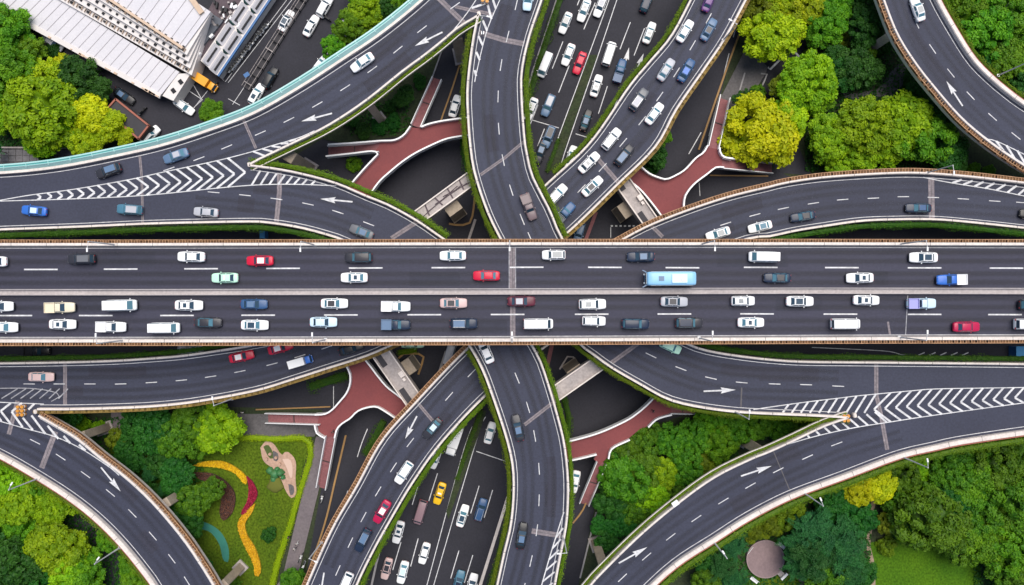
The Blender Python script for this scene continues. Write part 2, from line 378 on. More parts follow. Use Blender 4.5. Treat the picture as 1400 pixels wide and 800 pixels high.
# street markings in the upper left
mk = MB()
for px in ([(300, 105), (308, 112), (392, 0)], [(312, 113), (399, 0)], [(262, 112), (276, 136)], [(250, 118), (262, 112)], [(277, 136), (262, 150)], [(284, 124), (264, 149)], [(312, 135), (328, 144)], [(318, 143), (334, 119)],
           [(492, 0), (475, 30), (440, 85)], [(112, 77), (121, 83)], [(111, 100), (120, 108)], [(258, 124), (276, 136)]):
    line(mk, px, 0.024, 0.11, sm=False)
struct('lane_marking', mk.mesh('lane_marking', paint_white), [o for o in COL.objects if o.name == 'street'][0])
mk = MB()
for px in ([(1050, 92), (1053, 95), (1100, 48)], [(1082, 66), (1095, 80)]): line(mk, px, 0.03, 0.4, sm=False)
dashes(mk, [(1052, 122), (1070, 148)], 0.034, 2.0, 3.2, 0, 0.25)
struct('lane_marking', mk.mesh('lane_marking', paint_white), [o for o in COL.objects if o.name == 'side_road'][0])
# orange kerbs on the ground
def kerb(px, m, label, wd=0.35, h=0.18, closed=False):
    mb = MB(); mb.sweep(smooth(PL(px, 0.0), 1.5), [(-wd / 2, 0), (-wd / 2, h + 0.03), (wd / 2, h + 0.03), (wd / 2, 0)])
    o = obj('kerb', mb.mesh('kerb', m), kind='structure'); return o
kerb([(1030, 0), (1000, 75), (955, 205)], paint_orange, ''); kerb([(643, 40), (622, 110), (603, 165)], paint_orange, '', 0.3)
kerb([(473, 595), (460, 650), (443, 720), (415, 800)], paint_orange, ''); kerb([(818, 628), (800, 690), (783, 715)], paint_orange, '', 0.3)
kerb([(650, 265), (644, 302), (630, 308), (614, 306)], paint_orange, '', 0.4); kerb([(545, 490), (550, 484), (576, 484), (579, 490), (572, 512)], paint_orange, '', 0.4)
kerb([(765, 505), (780, 485), (795, 510)], concrete, '', 0.3); kerb([(970, 240), (1050, 241)], paint_orange, '', 0.25)
kerb([(350, 560), (452, 556)], paint_orange, '', 0.25); kerb([(815, 700), (793, 790)], kerb_m, '', 0.3)
kerb([(1040, 101), (1048, 103), (1030, 140)], kerb_m, '', 0.3); kerb([(1018, 100), (1003, 150), (985, 205)], kerb_m, '', 0.3)
kerb([(650, 300), (640, 330)], concrete, '', 0.5); kerb([(604, 70), (575, 150), (560, 178)], kerb_m, '', 0.25); kerb([(702, 180), (722, 118), (768, -20)], kerb_m, '', 0.4)
kerb([(698, 668), (655, 805)], concrete_pale, '', 0.6); kerb([(530, 700), (506, 810)], kerb_m, '', 0.4)
kerb([(755, 470), (747, 505)], red_stair, '', 0.8); kerb([(815, 290), (800, 330)], red_stair, '', 0.7); kerb([(610, 480), (597, 520)], kerb_m, '', 0.5)

# median strips between the carriageways: kerbs with green strip
for pxl, pxr, lab in (([(806, 75), (762, 195), (748, 232)], [(817, 75), (775, 195), (763, 232)], 'n'), ([(655, 560), (636, 610), (610, 700)], [(665, 562), (651, 604), (613, 710)], 's')):
    a = smooth(PL(pxl, 0.22), 1.5); b = smooth(PL(pxr, 0.22), 1.5)
    mb = MB(); mb.poly(a + b[::-1], depth=0.2); m_ = mb.mesh('median_strip', [soil])
    o = struct('median_strip', m_)

# ================================================================== ELEVATED ROADS
EDGES = {}   # name -> smoothed points
def build_road(name_label, z, edges, thick=1.6, m=asph_ramp):
    """edges: list of (key, px list, style) in visually anticlockwise order; style None = open end"""
    outline = []
    def off(p): return not (0 <= p[0] <= 1400 and 0 <= p[1] <= 800)
    def ext(p, q, d=130):
        L = math.hypot(p[0] - q[0], p[1] - q[1]); return (p[0] + (p[0] - q[0]) / L * d, p[1] + (p[1] - q[1]) / L * d)
    for key, px, style in edges:
        if style is None: continue
        if off(px[0]): px = [ext(px[0], px[1])] + px
        if off(px[-1]): px = px + [ext(px[-1], px[-2])]
        pts = smooth(PL(px, z), 2.0) if style else PL(px, z)
        EDGES[key] = pts
        for p in pts:
            if not outline or (p - outline[-1]).length > 0.05: outline.append(p)
    if (outline[0] - outline[-1]).length < 0.05: outline.pop()
    mb = MB(); mb.poly(outline, mi=0)
    n = len(outline); lo = [p - Vector((0, 0, thick)) for p in outline]
    mb.add(outline + lo, [(n + i, n + (i + 1) % n, (i + 1) % n, i) for i in range(n)], 1)
    mb.poly([p for p in lo], mi=1)
    return struct('elevated_road', mb.mesh('elevated_road', [m, concrete_tan]))

mid = build_road('mid', ZM, [
 (None, [(742, -45), (625, -45)], None),
 ('nw_top', [(625, -45), (582, 0), (525, 47), (472, 83), (412, 122), (350, 157), (290, 180), (225, 201), (160, 216), (100, 228), (50, 235), (0, 239), (-60, 241)], 'teal'),
 (None, [(-60, 241), (-60, 316)], None),
 ('nw_bot', [(-60, 316), (0, 313), (110, 309), (200, 305), (280, 303), (350, 302), (375, 304), (412, 310), (450, 320), (475, 329), (520, 352), (580, 395), (620, 440), (644, 472), (662, 505), (677, 545), (692, 590), (701, 625), (704, 655), (703, 690), (699, 722), (691, 755), (680, 805), (670, 845)], 'hedge'),
 (None, [(670, 845), (748, 845)], None),
 ('s_right', [(748, 845), (756, 800), (763, 762), (771, 722), (774, 690), (774, 650), (769, 605), (761, 572), (752, 540), (738, 497), (725, 472), (700, 430), (660, 375), (625, 342), (602, 326), (570, 304), (532, 283), (500, 270), (460, 253), (412, 240), (375, 233), (343, 229)], 'hedge'),
 ('nw_mid', [(343, 224), (352, 219), (400, 196), (450, 171), (500, 138), (550, 98), (580, 76), (605, 56), (625, 39), (645, 27), (653, 22)], 'thin'),
 ('n_left', [(656, 22), (650, 50), (644, 92), (641, 127), (642, 160), (645, 200), (651, 237), (667, 286), (686, 326), (715, 375), (755, 428), (795, 470), (812, 483), (837, 501), (875, 523), (912, 543), (950, 553), (1000, 560), (1050, 563), (1100, 565), (1157, 568)], 'hedge'),
 ('se_mid', [(1157, 572), (1125, 583), (1087, 601), (1050, 618), (1025, 628), (975, 653), (925, 689), (875, 731), (825, 780), (807, 800), (775, 840)], 'thin'),
 (None, [(775, 840), (850, 840)], None),
 ('se_bot', [(850, 838), (885, 800), (925, 765), (975, 733), (1012, 709), (1050, 688), (1087, 671), (1150, 648), (1225, 620), (1275, 608), (1312, 600), (1400, 587), (1460, 580)], 'wide'),
 (None, [(1460, 580), (1460, 500)], None),
 ('se_top', [(1460, 500), (1400, 499), (1200, 497), (1100, 496), (1050, 493), (1000, 487), (962, 480), (935, 470), (880, 440), (830, 400), (790, 360), (765, 325), (750, 290), (737, 265), (725, 240), (719, 215), (715, 190), (711, 130), (712, 95), (722, 50), (739, 0), (752, -45)], 'hedge')])
low_w = build_road('low west', ZL, [
 (None, [(1040, -45), (968, -45)], None),
 ('ne_left', [(968, -45), (946, 0), (918, 52), (888, 88), (860, 122), (807, 198), (740, 262), (690, 318), (620, 375), (530, 425), (440, 455), (350, 473), (300, 481), (250, 488), (200, 492), (150, 495), (75, 497), (0, 498), (-60, 498)], 'hedge'),
 (None, [(-60, 498), (-60, 590)], None),
 ('sw_bot', [(-60, 590), (0, 617), (50, 645), (100, 677), (140, 709), (175, 745), (207, 785), (217, 800), (245, 845)], 'wide'),
 (None, [(245, 845), (318, 845)], None),
 ('sw_mid', [(318, 845), (294, 800), (275, 769), (250, 733), (212, 688), (175, 653), (140, 626), (107, 599), (75, 580), (56, 569)], 'ladder'),
 ('w_bot', [(55, 557), (100, 557), (175, 555), (225, 552), (275, 546), (350, 532), (400, 517), (450, 501), (500, 485), (535, 470), (600, 440), (680, 390), (769, 322), (842, 252), (894, 200), (922, 150), (960, 95), (987, 55), (1017, 0), (1040, -45)], 'gold')])
low_e = build_road('low east', ZL, [
 (None, [(1258, -45), (1190, -45)], None),
 ('ne_out', [(1190, -45), (1206, 0), (1225, 48), (1250, 88), (1275, 120), (1307, 157), (1332, 180), (1362, 203), (1400, 228), (1432, 245)], 'ladder'),
 ('e_top', [(1432, 257), (1400, 253), (1350, 247), (1300, 242), (1250, 239), (1200, 240), (1125, 245), (1075, 252), (1050, 258), (1000, 270), (950, 286), (895, 307), (855, 327), (790, 365), (710, 420), (640, 478), (570, 551), (525, 602), (490, 665), (457, 722), (422, 800), (405, 845)], 'ladder'),
 (None, [(405, 845), (472, 845)], None),
 ('s_in', [(472, 845), (486, 800), (510, 750), (535, 705), (565, 655), (605, 600), (669, 533), (750, 468), (830, 420), (920, 365), (1015, 327), (1050, 322), (1087, 314), (1125, 308), (1175, 301), (1225, 299), (1275, 299), (1325, 303), (1400, 311), (1460, 318)], 'hedge'),
 (None, [(1460, 318), (1460, 185)], None),
 ('ne_far', [(1460, 185), (1400, 149), (1375, 131), (1350, 110), (1325, 84), (1300, 45), (1275, 0), (1258, -45)], 'wide')])
STYLE = dict(nw_top='teal', nw_bot='hedge', s_right='hedge', nw_mid='thin', n_left='hedge', se_mid='thin', se_bot='wide', se_top='hedge', ne_left='hedge', sw_bot='wide', sw_mid='ladder', w_bot='gold', ne_out='ladder', e_top='ladder', s_in='hedge', ne_far='wide')
OWNER = {}
for k in ('nw_top', 'nw_bot', 's_right', 'nw_mid', 'n_left', 'se_mid', 'se_bot', 'se_top'): OWNER[k] = mid
for k in ('ne_left', 'sw_bot', 'sw_mid', 'w_bot'): OWNER[k] = low_w
for k in ('ne_out', 'e_top', 's_in', 'ne_far'): OWNER[k] = low_e
def ladder(pts, o0, o1, z0, parent, box_mat, slat=0.55, seed=0, bar_mat=None):
    rng = random.Random(seed)
    mb = MB()
    mb.sweep(pts, [(o1 - 0.10, z0 + 0.42), (o1 - 0.10, z0 + 0.52), (o1, z0 + 0.52), (o1, z0 + 0.42)], 0)
    q = resample(pts, slat); nr = normals(q)
    for i, (p, n) in enumerate(zip(q, nr)):
        a = math.atan2(n.y, n.x)
        mb.box(p - n * ((o0 + o1) / 2) + Vector((0, 0, z0 + 0.44)), (o1 - o0, 0.09, 0.10), a, 0)
        if rng.random() < 0.7:
            mb.box(p - n * ((o0 + o1) / 2) + Vector((-n.y * slat * 0.5, n.x * slat * 0.5, z0 + 0.20 + 0.06 * rng.random())), ((o1 - o0) * rng.uniform(0.75, 0.95), slat * 0.68, 0.36), a, 1)
    mb.sweep(pts, [(o0, z0 - 0.05), (o0, z0), (o1, z0), (o1, z0 - 0.05)], 1)
    return obj('planter_rail', mb.mesh('planter_rail', [bar_mat or rail_tan, box_mat]), parent)
def panel_gaps(mb, pts, o0, o1, top=0.9, step=6.0):
    q = resample(pts, step)
    for p, n in zip(q[1:-1], normals(q)[1:-1]): mb.box(p - n * ((o0 + o1) / 2) + Vector((0, 0, top - 0.05)), (o1 - o0 + 0.006, 0.07, 0.108), math.atan2(n.y, n.x), 1)
for k, pts in [(k, v) for k, v in EDGES.items() if k]:
    par = OWNER[k]; st = STYLE[k]; mb = MB()
    if st == 'teal':
        mb.sweep(pts, [(0, -1.7), (0, 0.7), (0.45, 0.7), (0.45, -1.7)]); obj('parapet', mb.mesh('parapet', parapet_white), par)
        mb = MB(); mb.sweep(pts, [(0.45, -0.6), (0.45, 0.55), (0.95, 1.25), (1.05, 1.25), (1.05, -0.6)], 0); mb.sweep(pts, [(1.05, -0.4), (1.05, 1.05), (1.35, 1.05), (1.35, -0.4)], 1)
        mb.sweep(pts, [(1.35, -0.4), (1.35, 1.15), (1.62, 1.15), (1.62, -0.4)], 0)
        q = resample(pts, 4.0)
        for p, n in zip(q, normals(q)): mb.box(p - n * 1.15 + Vector((0, 0, 1.12)), (0.9, 0.10, 0.16), math.atan2(n.y, n.x), 0)
        obj('noise_barrier', mb.mesh('noise_barrier', [teal_m, teal_d]), par)
    else:
        wd = 0.8 if st == 'wide' else 0.42
        mb.sweep(pts, [(0, -1.7), (0, 0.75), (0.12, 0.9), (wd - 0.05, 0.9), (wd, 0.8), (wd, -1.7)]); panel_gaps(mb, pts, 0, wd); obj('parapet', mb.mesh('parapet', [parapet_white if st in ('wide', 'hedge', 'thin') else concrete_pale, joint_d]), par)
        if st == 'wide':
            mb = MB(); mb.sweep(pts, [(wd, 0.3), (wd, 0.62), (wd + 0.28, 0.62), (wd + 0.28, 0.3)]); obj('planter_rail', mb.mesh('planter_rail', brick_red), par)
        if st == 'thin':
            mb = MB(); mb.sweep(pts, [(1.32, 0.3), (1.32, 0.75), (1.44, 0.75), (1.44, 0.3)]); obj('outer_rail', mb.mesh('outer_rail', parapet_white), par)
        if st == 'ladder': ladder(pts, 0.42, 1.12, 0.2, par, rail_brown, seed=len(k))
        if st == 'gold': ladder(pts, 0.42, 1.02, 0.2, par, rail_gold, slat=1.1, seed=len(k) + 3, bar_mat=rail_gold)
    # edge line
    if k not in ('nw_mid', 'se_mid'):
        mb = MB(); mb.ribbon(pts, -0.52, -0.41, 0.012); obj('edge_line', mb.mesh('edge_line', paint_white), par)

# ------------------------------------------------------------------ top deck
deck_top = [(-300, 337), (200, 337), (700, 336), (1100, 336), (1700, 337)]; deck_bot = [(-300, 464), (300, 463.5), (700, 462.5), (1200, 460.5), (1700, 459.5)]
dt = PL(deck_top, ZT); db = PL(deck_bot, ZT)
mb = MB(); out = dt + db[::-1]; mb.poly(out, mi=0); n = len(out); lo = [p - Vector((0, 0, 2.0)) for p in out]
mb.add(out + lo, [(i, (i + 1) % n, n + (i + 1) % n, n + i) for i in range(n)], 1); mb.poly(lo, mi=1)
deck = struct('elevated_road', mb.mesh('elevated_road', [asph_deck, concrete_tan]))
tp = resample(dt[::-1], 3.0); bp_ = resample(db, 3.0)      # both with the road on the left
for pts, sd_ in ((tp, 1), (bp_, 2)):
    mb = MB(); mb.sweep(pts, [(0, -2.1), (0, 0.7), (0.1, 0.85), (0.52, 0.85), (0.56, -2.1)]); panel_gaps(mb, pts, 0, 0.56, 0.85); obj('parapet', mb.mesh('parapet', [parapet_white, joint_d]), deck)
    mb = MB(); mb.ribbon(pts, -0.28, -0.36, 0.012); obj('edge_line', mb.mesh('edge_line', paint_white), deck)
    mb = MB(); mb.ribbon(pts, -0.27, -0.02, 0.008); obj('gutter', mb.mesh('gutter', mat('gutter concrete', (0.20, 0.19, 0.20), 0.85, var=(0.15, 0.145, 0.155), scale=0.8, fine=0.1)), deck)
    ladder(pts, 0.56, 1.10, 0.3, deck, rail_brown, slat=0.48, seed=sd_)
md = resample(PL([(-300, 399.8), (200, 399.6), (700, 398.6), (1100, 397.6), (1700, 398.6)], ZT), 3.0)
mb = MB()
for o in (-0.55, 0.37): mb.sweep(md, [(o, 0), (o + 0.03, 0.7), (o + 0.15, 0.7), (o + 0.18, 0)])
mb.ribbon(md, -0.38, 0.38, 0.22); obj('median_barrier', mb.mesh('median_barrier', [mat('median concrete', (0.46, 0.42, 0.41), 0.8, var=(0.34, 0.31, 0.31), scale=0.25, stretch=(0.3, 1, 1), fine=0.15)]), deck)
mk = MB()
XU = [33, 142, 252, 364, 477, 590, 697, 804, 910, 1017, 1128, 1241, 1353]
XL = [-2, 108, 219, 330, 443, 557, 671, 786, 899, 1012, 1126, 1241, 1351]
for xs, f in ((XU, lambda x: 368.5 - 3.2 * max(0, 1 - abs(x - 760) / 700) if x < 1000 else 365.5 + (x - 1000) * 0.003), (XL, lambda x: 431.5 - 2.4 * max(0, 1 - abs(x - 1000) / 800))):
    for x in xs: line(mk, [(x, f(x)), (x + 46, f(x + 46))], ZT, 0.24, 0.014, sm=False)
obj('lane_marking', mk.mesh('lane_marking', paint_white), deck)
# ------------------------------------------------------------------ ramp markings
LANES = {   # dash paths by level
 'nw_out': (ZM, [(622, 8), (577, 40), (544, 68), (509, 95), (472, 120), (434, 143), (395, 164), (356, 182), (310, 201), (272, 217), (231, 231)]),
 'nw_in': (ZM, [(280, 262), (292, 263), (335, 267), (378, 272), (421, 279), (462, 290), (504, 306)]),
 'n': (ZM, [(710, -20), (706, 6), (694, 50), (685, 89), (681, 132), (682, 176), (688, 219), (699, 260), (714, 300), (725, 325)]),
 's': (ZM, [(688, 474), (707, 517), (722, 557), (731, 596), (737, 641), (737, 684), (734, 725), (726, 767), (716, 805)]),
 'ne': (ZL, [(980, 2), (969, 25), (947, 62), (925, 99), (902, 132), (878, 165), (852, 195), (824, 229), (795, 258), (765, 290)]),
 'sw': (ZL, [(645, 510), (614, 542), (561, 605), (538, 639), (517, 672), (497, 707), (479, 742), (462, 780)]),
 'ne_out': (ZL, [(1238, -10), (1253, 32), (1275, 67), (1300, 100), (1327, 131), (1357, 160), (1389, 186), (1420, 210)]),
 'e': (ZL, [(945, 322), (992, 306), (1032, 294), (1071, 285), (1112, 278), (1152, 273), (1194, 271), (1235, 269), (1276, 270), (1317, 272), (1360, 275), (1397, 277), (1430, 280)]),
 'w': (ZL, [(-8, 524), (40, 525), (81, 525), (123, 525), (165, 525), (207, 523), (248, 520), (288, 515), (328, 508), (372, 498), (410, 487), (447, 475)]),
 'sw_out': (ZL, [(6, 586), (48, 604), (83, 625), (117, 649), (151, 674), (181, 702), (209, 733), (235, 764), (256, 795), (270, 820)]),
 'se_in': (ZM, [(850, 465), (890, 486), (931, 504), (972, 517), (1014, 523), (1059, 525), (1102, 526), (1146, 528)]),
 'se_out': (ZM, [(1186, 594), (1144, 607), (1104, 625), (1064, 643), (1026, 664), (989, 685), (952, 709), (917, 734), (884, 761), (851, 790), (830, 812)])}
MKB = {}
def mkb(par, m):
    key = (par.name, m.name)
    if key not in MKB: MKB[key] = (MB(), par, m)
    return MKB[key][0]
LOWN = dict(nw_out=mid, nw_in=mid, n=mid, s=mid, ne=low_w, sw=low_e, ne_out=low_e, e=low_e, w=low_w, sw_out=low_w, se_in=mid, se_out=mid)
for k, (z, px) in LANES.items():
    # one dash centred on each listed point
    pts = PL(px, z); mb = mkb(LOWN[k], paint_white)
    for i, p in enumerate(pts):
        a = pts[max(i - 1, 0)]; b = pts[min(i + 1, len(pts) - 1)]
        if i == 0 and k not in ('nw_out', 'sw'): continue
        d = (b - a).normalized() * 1.05
        mb.ribbon([p - d, p + d], -0.075, 0.075, 0.014)
def arrow(par, z, tail, tip):
    a = P(*tail, z); b = P(*tip, z); d = (b - a).normalized(); n = Vector((-d.y, d.x, 0)); L = (b - a).length; mb = mkb(par, paint_white)
    h = b - d * L * 0.42; up = Vector((0, 0, 0.014))
    mb.add([a + n * .14 + up, a - n * .14 + up, h - n * .14 + up, h + n * .14 + up], [(0, 1, 2, 3)])
    mb.add([h + n * .56 - d * .3 + up, h + n * .05 + up, h - n * .05 + up, h - n * .56 - d * .3 + up, b + up], [(0, 1, 4), (1, 2, 4), (2, 3, 4)])
for par, z, a, b in ((mid, ZM, (605, 44), (567, 63)), (mid, ZM, (454, 155), (412, 166)), (mid, ZM, (482, 276), (438, 272)), (low_e, ZL, (1316, 145), (1294, 111)), (low_w, ZL, (138, 639), (165, 672)),
                     (mid, ZM, (962, 535), (1006, 533)), (mid, ZM, (1013, 651), (1055, 637)), (mid, ZM, (846, 770), (885, 748)), (low_e, ZL, (570, 569), (554, 600)), (low_e, ZL, (443, 783), (438, 815)),
                     (roads, GZ, (852, 100), (860, 65)), (roads, GZ, (867, 104), (880, 73))): arrow(par, z, a, b)
def interp(px, x):
    for (x0, y0), (x1, y1) in zip(px, px[1:]):
        if min(x0, x1) <= x <= max(x0, x1): return y0 + (y1 - y0) * (x - x0) / (x1 - x0 + 1e-9)
    return px[0][1] if abs(x - px[0][0]) < abs(x - px[-1][0]) else px[-1][1]
def bar(par, z, p0, p1, wd=0.5):
    wd *= 0.78
    a, b = P(*p0, z), P(*p1, z); mkb(par, paint_white).ribbon([a, b], -wd / 2, wd / 2, 0.013)
def wline(par, z, px, wd=0.16): mkb(par, paint_white).ribbon(smooth(PL(px, z), 1.5), -wd / 2, wd / 2, 0.016)
# west gore chevrons
up = [(0, 274), (40, 267), (100, 259), (175, 246), (225, 235), (300, 219), (350, 206), (369, 200), (407, 189), (430, 179)]
lw = [(0, 275), (100, 272), (200, 267), (300, 257), (350, 253), (400, 252), (460, 254)]
wline(mid, ZM, up); wline(mid, ZM, lw)
for i in range(20):
    t = 56 + i * 14.7
    yu, yl = interp(up, t), interp(lw, t); c = yu * 0.42 + yl * 0.58; h = yl - yu
    k = min(1, h / 40)
    xu = t - 24 * k; xl = t - 24 * k
    bar(mid, ZM, (t, c), (xu, interp(up, xu)), 0.48); bar(mid, ZM, (t, c), (xl, interp(lw, xl)), 0.48)
for x in (352, 364, 376, 388, 399): bar(mid, ZM, (x + 10 - (x - 352) * 0.1, interp([(343, 224), (352, 219), (400, 196), (450, 171)], x + 10) - 1), (x - 6 + (x - 352) * 0.05, interp(up, x - 6)), 0.45)
for x in (346, 358, 370, 382, 393, 404, 415, 427): bar(mid, ZM, (x + 10 - (x - 346) * .07, 231 + (x + 10 - 343) * 0.17), (x - 2, interp(lw, x)), 0.45)
# east gore chevrons
up = [(1030, 560), (1050, 557), (1100, 550), (1150, 544), (1175, 541), (1250, 534), (1275, 532), (1320, 531), (1460, 529)]
lw = [(1078, 607), (1117, 596), (1167, 585), (1217, 577), (1255, 571), (1325, 561), (1400, 551), (1460, 545)]
wline(mid, ZM, up); wline(mid, ZM, lw)
for i in range(18):
    t = 1195 + i * 14.8
    c = 558.5 - (t - 1209) * 0.082; k = max(0.35, 1 - (t - 1209) / 420)
    bar(mid, ZM, (t, c), (t + 22 * k, interp(up, t + 22 * k)), 0.45); bar(mid, ZM, (t, c), (t + 22 * k, interp(lw, t + 22 * k)), 0.45)
for i in range(10):
    x = 1070 + i * 12.4; h = 564.5 - interp(up, x + 8); bar(mid, ZM, (x, 564.5), (x + 0.55 * h + 2, interp(up, x + 0.55 * h + 2)), 0.45)
for i in range(9):
    x = 1104 + i * 11.5; y0 = interp([(1087, 601), (1125, 583), (1157, 572), (1200, 560)], x) + 2; h = interp(lw, x + 10) - y0
    bar(mid, ZM, (x, y0), (x + h * 1.0 + 1, interp(lw, x + h + 1)), 0.45)
# north gore
wline(mid, ZM, [(685, -4), (666, 41), (652, 97), (649, 112)]); wline(mid, ZM, [(652, -2), (640, 16), (622, 39), (610, 52)])
for a, b in (((645, 11), (666, 4)), ((666, 4), (672, 26)), ((674, 0), (678, 12)), ((660, 28), (666, 42)), ((654, 49), (660, 62)), ((651, 71), (656, 82)), ((649, 96), (651, 104))): bar(mid, ZM, a, b, 0.5)
# south-west gore
up = [(-20, 549), (0, 550), (60, 552.5)]; lw = [(-20, 571), (0, 576), (35, 586), (75, 597), (112, 614), (150, 639), (163, 650)]
wline(low_w, ZL, up); wline(low_w, ZL, lw)
for a, b in (((15, 551), (1, 562)), ((1, 562), (15, 580)), ((30, 551), (16, 563)), ((16, 563), (31, 584)), ((31, 571), (45, 588)), ((43, 568), (62, 593)), ((47, 552), (39, 560)), ((65, 582), (80, 600)), ((87, 596), (96, 606)), ((108, 608), (117, 616)), ((-14, 551), (-22, 558)), ((-8, 562), (2, 576))):
    bar(low_w, ZL, a, b, 0.5)
mk = mkb(low_w, paint_worn)
for i in range(7): mk.ribbon(PL([(2 + i * 13, 545), (24 + i * 11.5, 531.5)], ZL), -0.1, 0.1, 0.010)
mk.ribbon(smooth(PL([(-10, 531), (40, 531), (70, 535), (82, 541), (70, 549)], ZL), 1.0), -0.08, 0.08, 0.010)
# east hatch and north-east hatch, south hatch
el = [(1262, 242.5), (1300, 250), (1350, 258), (1400, 268), (1440, 276)]
wline(low_e, ZL, el)
for i in range(9):
    x = 1306 + i * 15; yt = interp([(1300, 243), (1350, 248), (1400, 254), (1440, 258)], x + 9); bar(low_e, ZL, (x + 9, yt + 1), (x - 4, interp(el, x - 4)), 0.5)
nl = [(1345, 187), (1372, 202), (1400, 217), (1432, 236)]; wline(low_e, ZL, [(1345, 190), (1362, 193), (1400, 211), (1440, 232)])
for a, b in (((1362, 193), (1372, 206)), ((1376, 199), (1388, 218)), ((1391, 206), (1404, 228))): bar(low_e, ZL, a, b, 0.5)
wline(mid, ZM, [(771, 700), (762, 728), (752, 760), (740, 802)], 0.2)
for i in range(6): y = 722 + i * 15; bar(mid, ZM, (interp([(700, 773), (722, 771), (762, 763), (800, 756), (840, 749)], y) - 1, y), (interp([(700, 771), (728, 762), (760, 752), (802, 740)], y + 13), y + 13), 0.38)
# ------------------------------------------------------------------ expansion joints
def joint(par, z, px, wd, m=joint_m, edge=True, dz=0.006):
    pts = PL(px, z); mkb(par, m).ribbon(pts, -wd / 2, wd / 2, dz)
    if edge: mkb(par, joint_d).ribbon(pts, -0.05, 0.05, dz + 0.002)
joint(deck, ZT, [(700.5, 338), (701, 394)], 1.15); joint(deck, ZT, [(701, 403), (701, 461)], 0.9)
for x in (696, 705): mkb(deck, paint_worn).ribbon(PL([(x, 338), (x, 394)], ZT), -0.06, 0.06, 0.009)
joint(deck, ZT, [(1241, 404), (1238, 460)], 0.14, paint_worn, False); joint(deck, ZT, [(1214, 440), (1217, 459)], 0.35, joint_m, False)
for par, z, px, wd, m in (
 (mid, ZM, [(596, -6), (634, 31)], 0.9, joint_m), (mid, ZM, [(622, 9), (640, 13), (675, 20)], 0.62, joint_m), (mid, ZM, [(654, 44), (690, 55), (717, 60)], 0.95, joint_m),
 (mid, ZM, [(657, 239), (690, 216), (716, 194)], 0.55, joint_m), (mid, ZM, [(382, 236), (382, 262), (378, 303)], 0.85, joint_m), (mid, ZM, [(571, 303), (535, 326)], 0.8, joint_m),
 (mid, ZM, [(191, 212), (194, 245), (195, 306)], 0.45, joint_m), (mid, ZM, [(333, 164), (350, 203)], 0.5, joint_m), (low_e, ZL, [(1273, 242), (1274, 298)], 1.1, joint_m),
 (low_w, ZL, [(89, 498), (89, 553)], 0.7, joint_m), (low_w, ZL, [(76, 590), (57, 640)], 1.0, joint_m), (low_w, ZL, [(24, 548), (12, 594)], 0.8, joint_m), (mid, ZM, [(1198, 498), (1198, 540), (1205, 570), (1213, 615)], 0.75, joint_m),
 (mid, ZM, [(758, 549), (717, 581)], 0.65, joint_m), (mid, ZM, [(770, 733), (727, 726)], 0.95, joint_m), (mid, ZM, [(872, 470), (836, 496)], 0.75, joint_m),
 (low_e, ZL, [(566, 545), (592, 576)], 0.6, joint_m), (low_w, ZL, [(813, 212), (845, 249)], 0.8, joint_m), (low_e, ZL, [(890, 308), (906, 324)], 0.7, joint_m), (mid, ZM, [(1057, 616), (1080, 671)], 0.16, joint_d), (mid, ZM, [(1014, 530), (1013, 558)], 0.25, joint_d)):
    joint(par, z, px, wd, m)
for (pn, mn), (mb, par, m) in MKB.items():
    nm = 'lane_marking' if m in (paint_white, paint_worn) else 'expansion_joint'
    obj(nm, mb.mesh(nm, m), par)
rp = random.Random(21)
PATCH = MB()
for k, (z, px) in LANES.items():
    pts = smooth(PL(px, z), 1.0); L = plen(pts)
    for _ in range(2):
        s = rp.uniform(3, max(4, L - 14)); seg = cut(pts, s, s + rp.uniform(3, 11))
        if len(seg) < 2: continue
        o = rp.choice((-3.1, 0.35)); mbp = MB(); mbp.ribbon(seg, o, o + rp.uniform(1.4, 2.8), 0.0012); obj('asphalt_patch', mbp.mesh('asphalt_patch', asph_patch), LOWN[k])
for x, y in ((120, 345), (560, 372), (980, 346), (1180, 371), (90, 408), (640, 437), (1060, 406)):
    mbp = MB(); x1 = x + rp.uniform(30, 110); mbp.ribbon(PL([(x, y), (x1, y)], ZT), 0, 2.4, 0.0012); obj('asphalt_patch', mbp.mesh('asphalt_patch', asph_patch), deck)
# tyre-worn lane tracks
def wear_mat():
    m = bpy.data.materials.new('tyre polish'); m.use_nodes = True; n = m.node_tree.nodes; l = m.node_tree.links; b = n['Principled BSDF']
    b.inputs['Base Color'].default_value = (0.022, 0.022, 0.028, 1); b.inputs['Roughness'].default_value = 0.6
    at = n.new('ShaderNodeAttribute'); at.attribute_name = 'across'
    ge = n.new('ShaderNodeNewGeometry'); no = n.new('ShaderNodeTexNoise'); no.inputs['Scale'].default_value = 0.06; no.inputs['Detail'].default_value = 5
    l.new(ge.outputs['Position'], no.inputs[0])
    mu = n.new('ShaderNodeMath'); mu.operation = 'MULTIPLY'; l.new(at.outputs['Fac'], mu.inputs[0]); l.new(no.outputs[0], mu.inputs[1])
    l.new(mu.outputs[0], b.inputs['Alpha']); return m
wearm = wear_mat()
def wear(par, pts, offs, wd=0.9, k=0.75):
    vs, fs, at = [], [], []
    for o in offs:
        nr = normals(pts); b = len(vs)
        for p, n in zip(pts, nr):
            for q, a in ((-wd, 0.0), (-wd * 0.3, k), (wd * 0.3, k), (wd, 0.0)):
                vs.append(p - n * (o + q) + Vector((0, 0, 0.004))); at.append(a)
        for i in range(len(pts) - 1):
            for j in range(3): a_ = b + i * 4 + j; fs.append((a_, a_ + 1, a_ + 5, a_ + 4))
    me = mesh_from('tyre_wear', vs, fs, mats=[wearm]); A = me.attributes.new('across', 'FLOAT', 'POINT'); A.data.foreach_set('value', at)
    obj('tyre_wear', me, par)
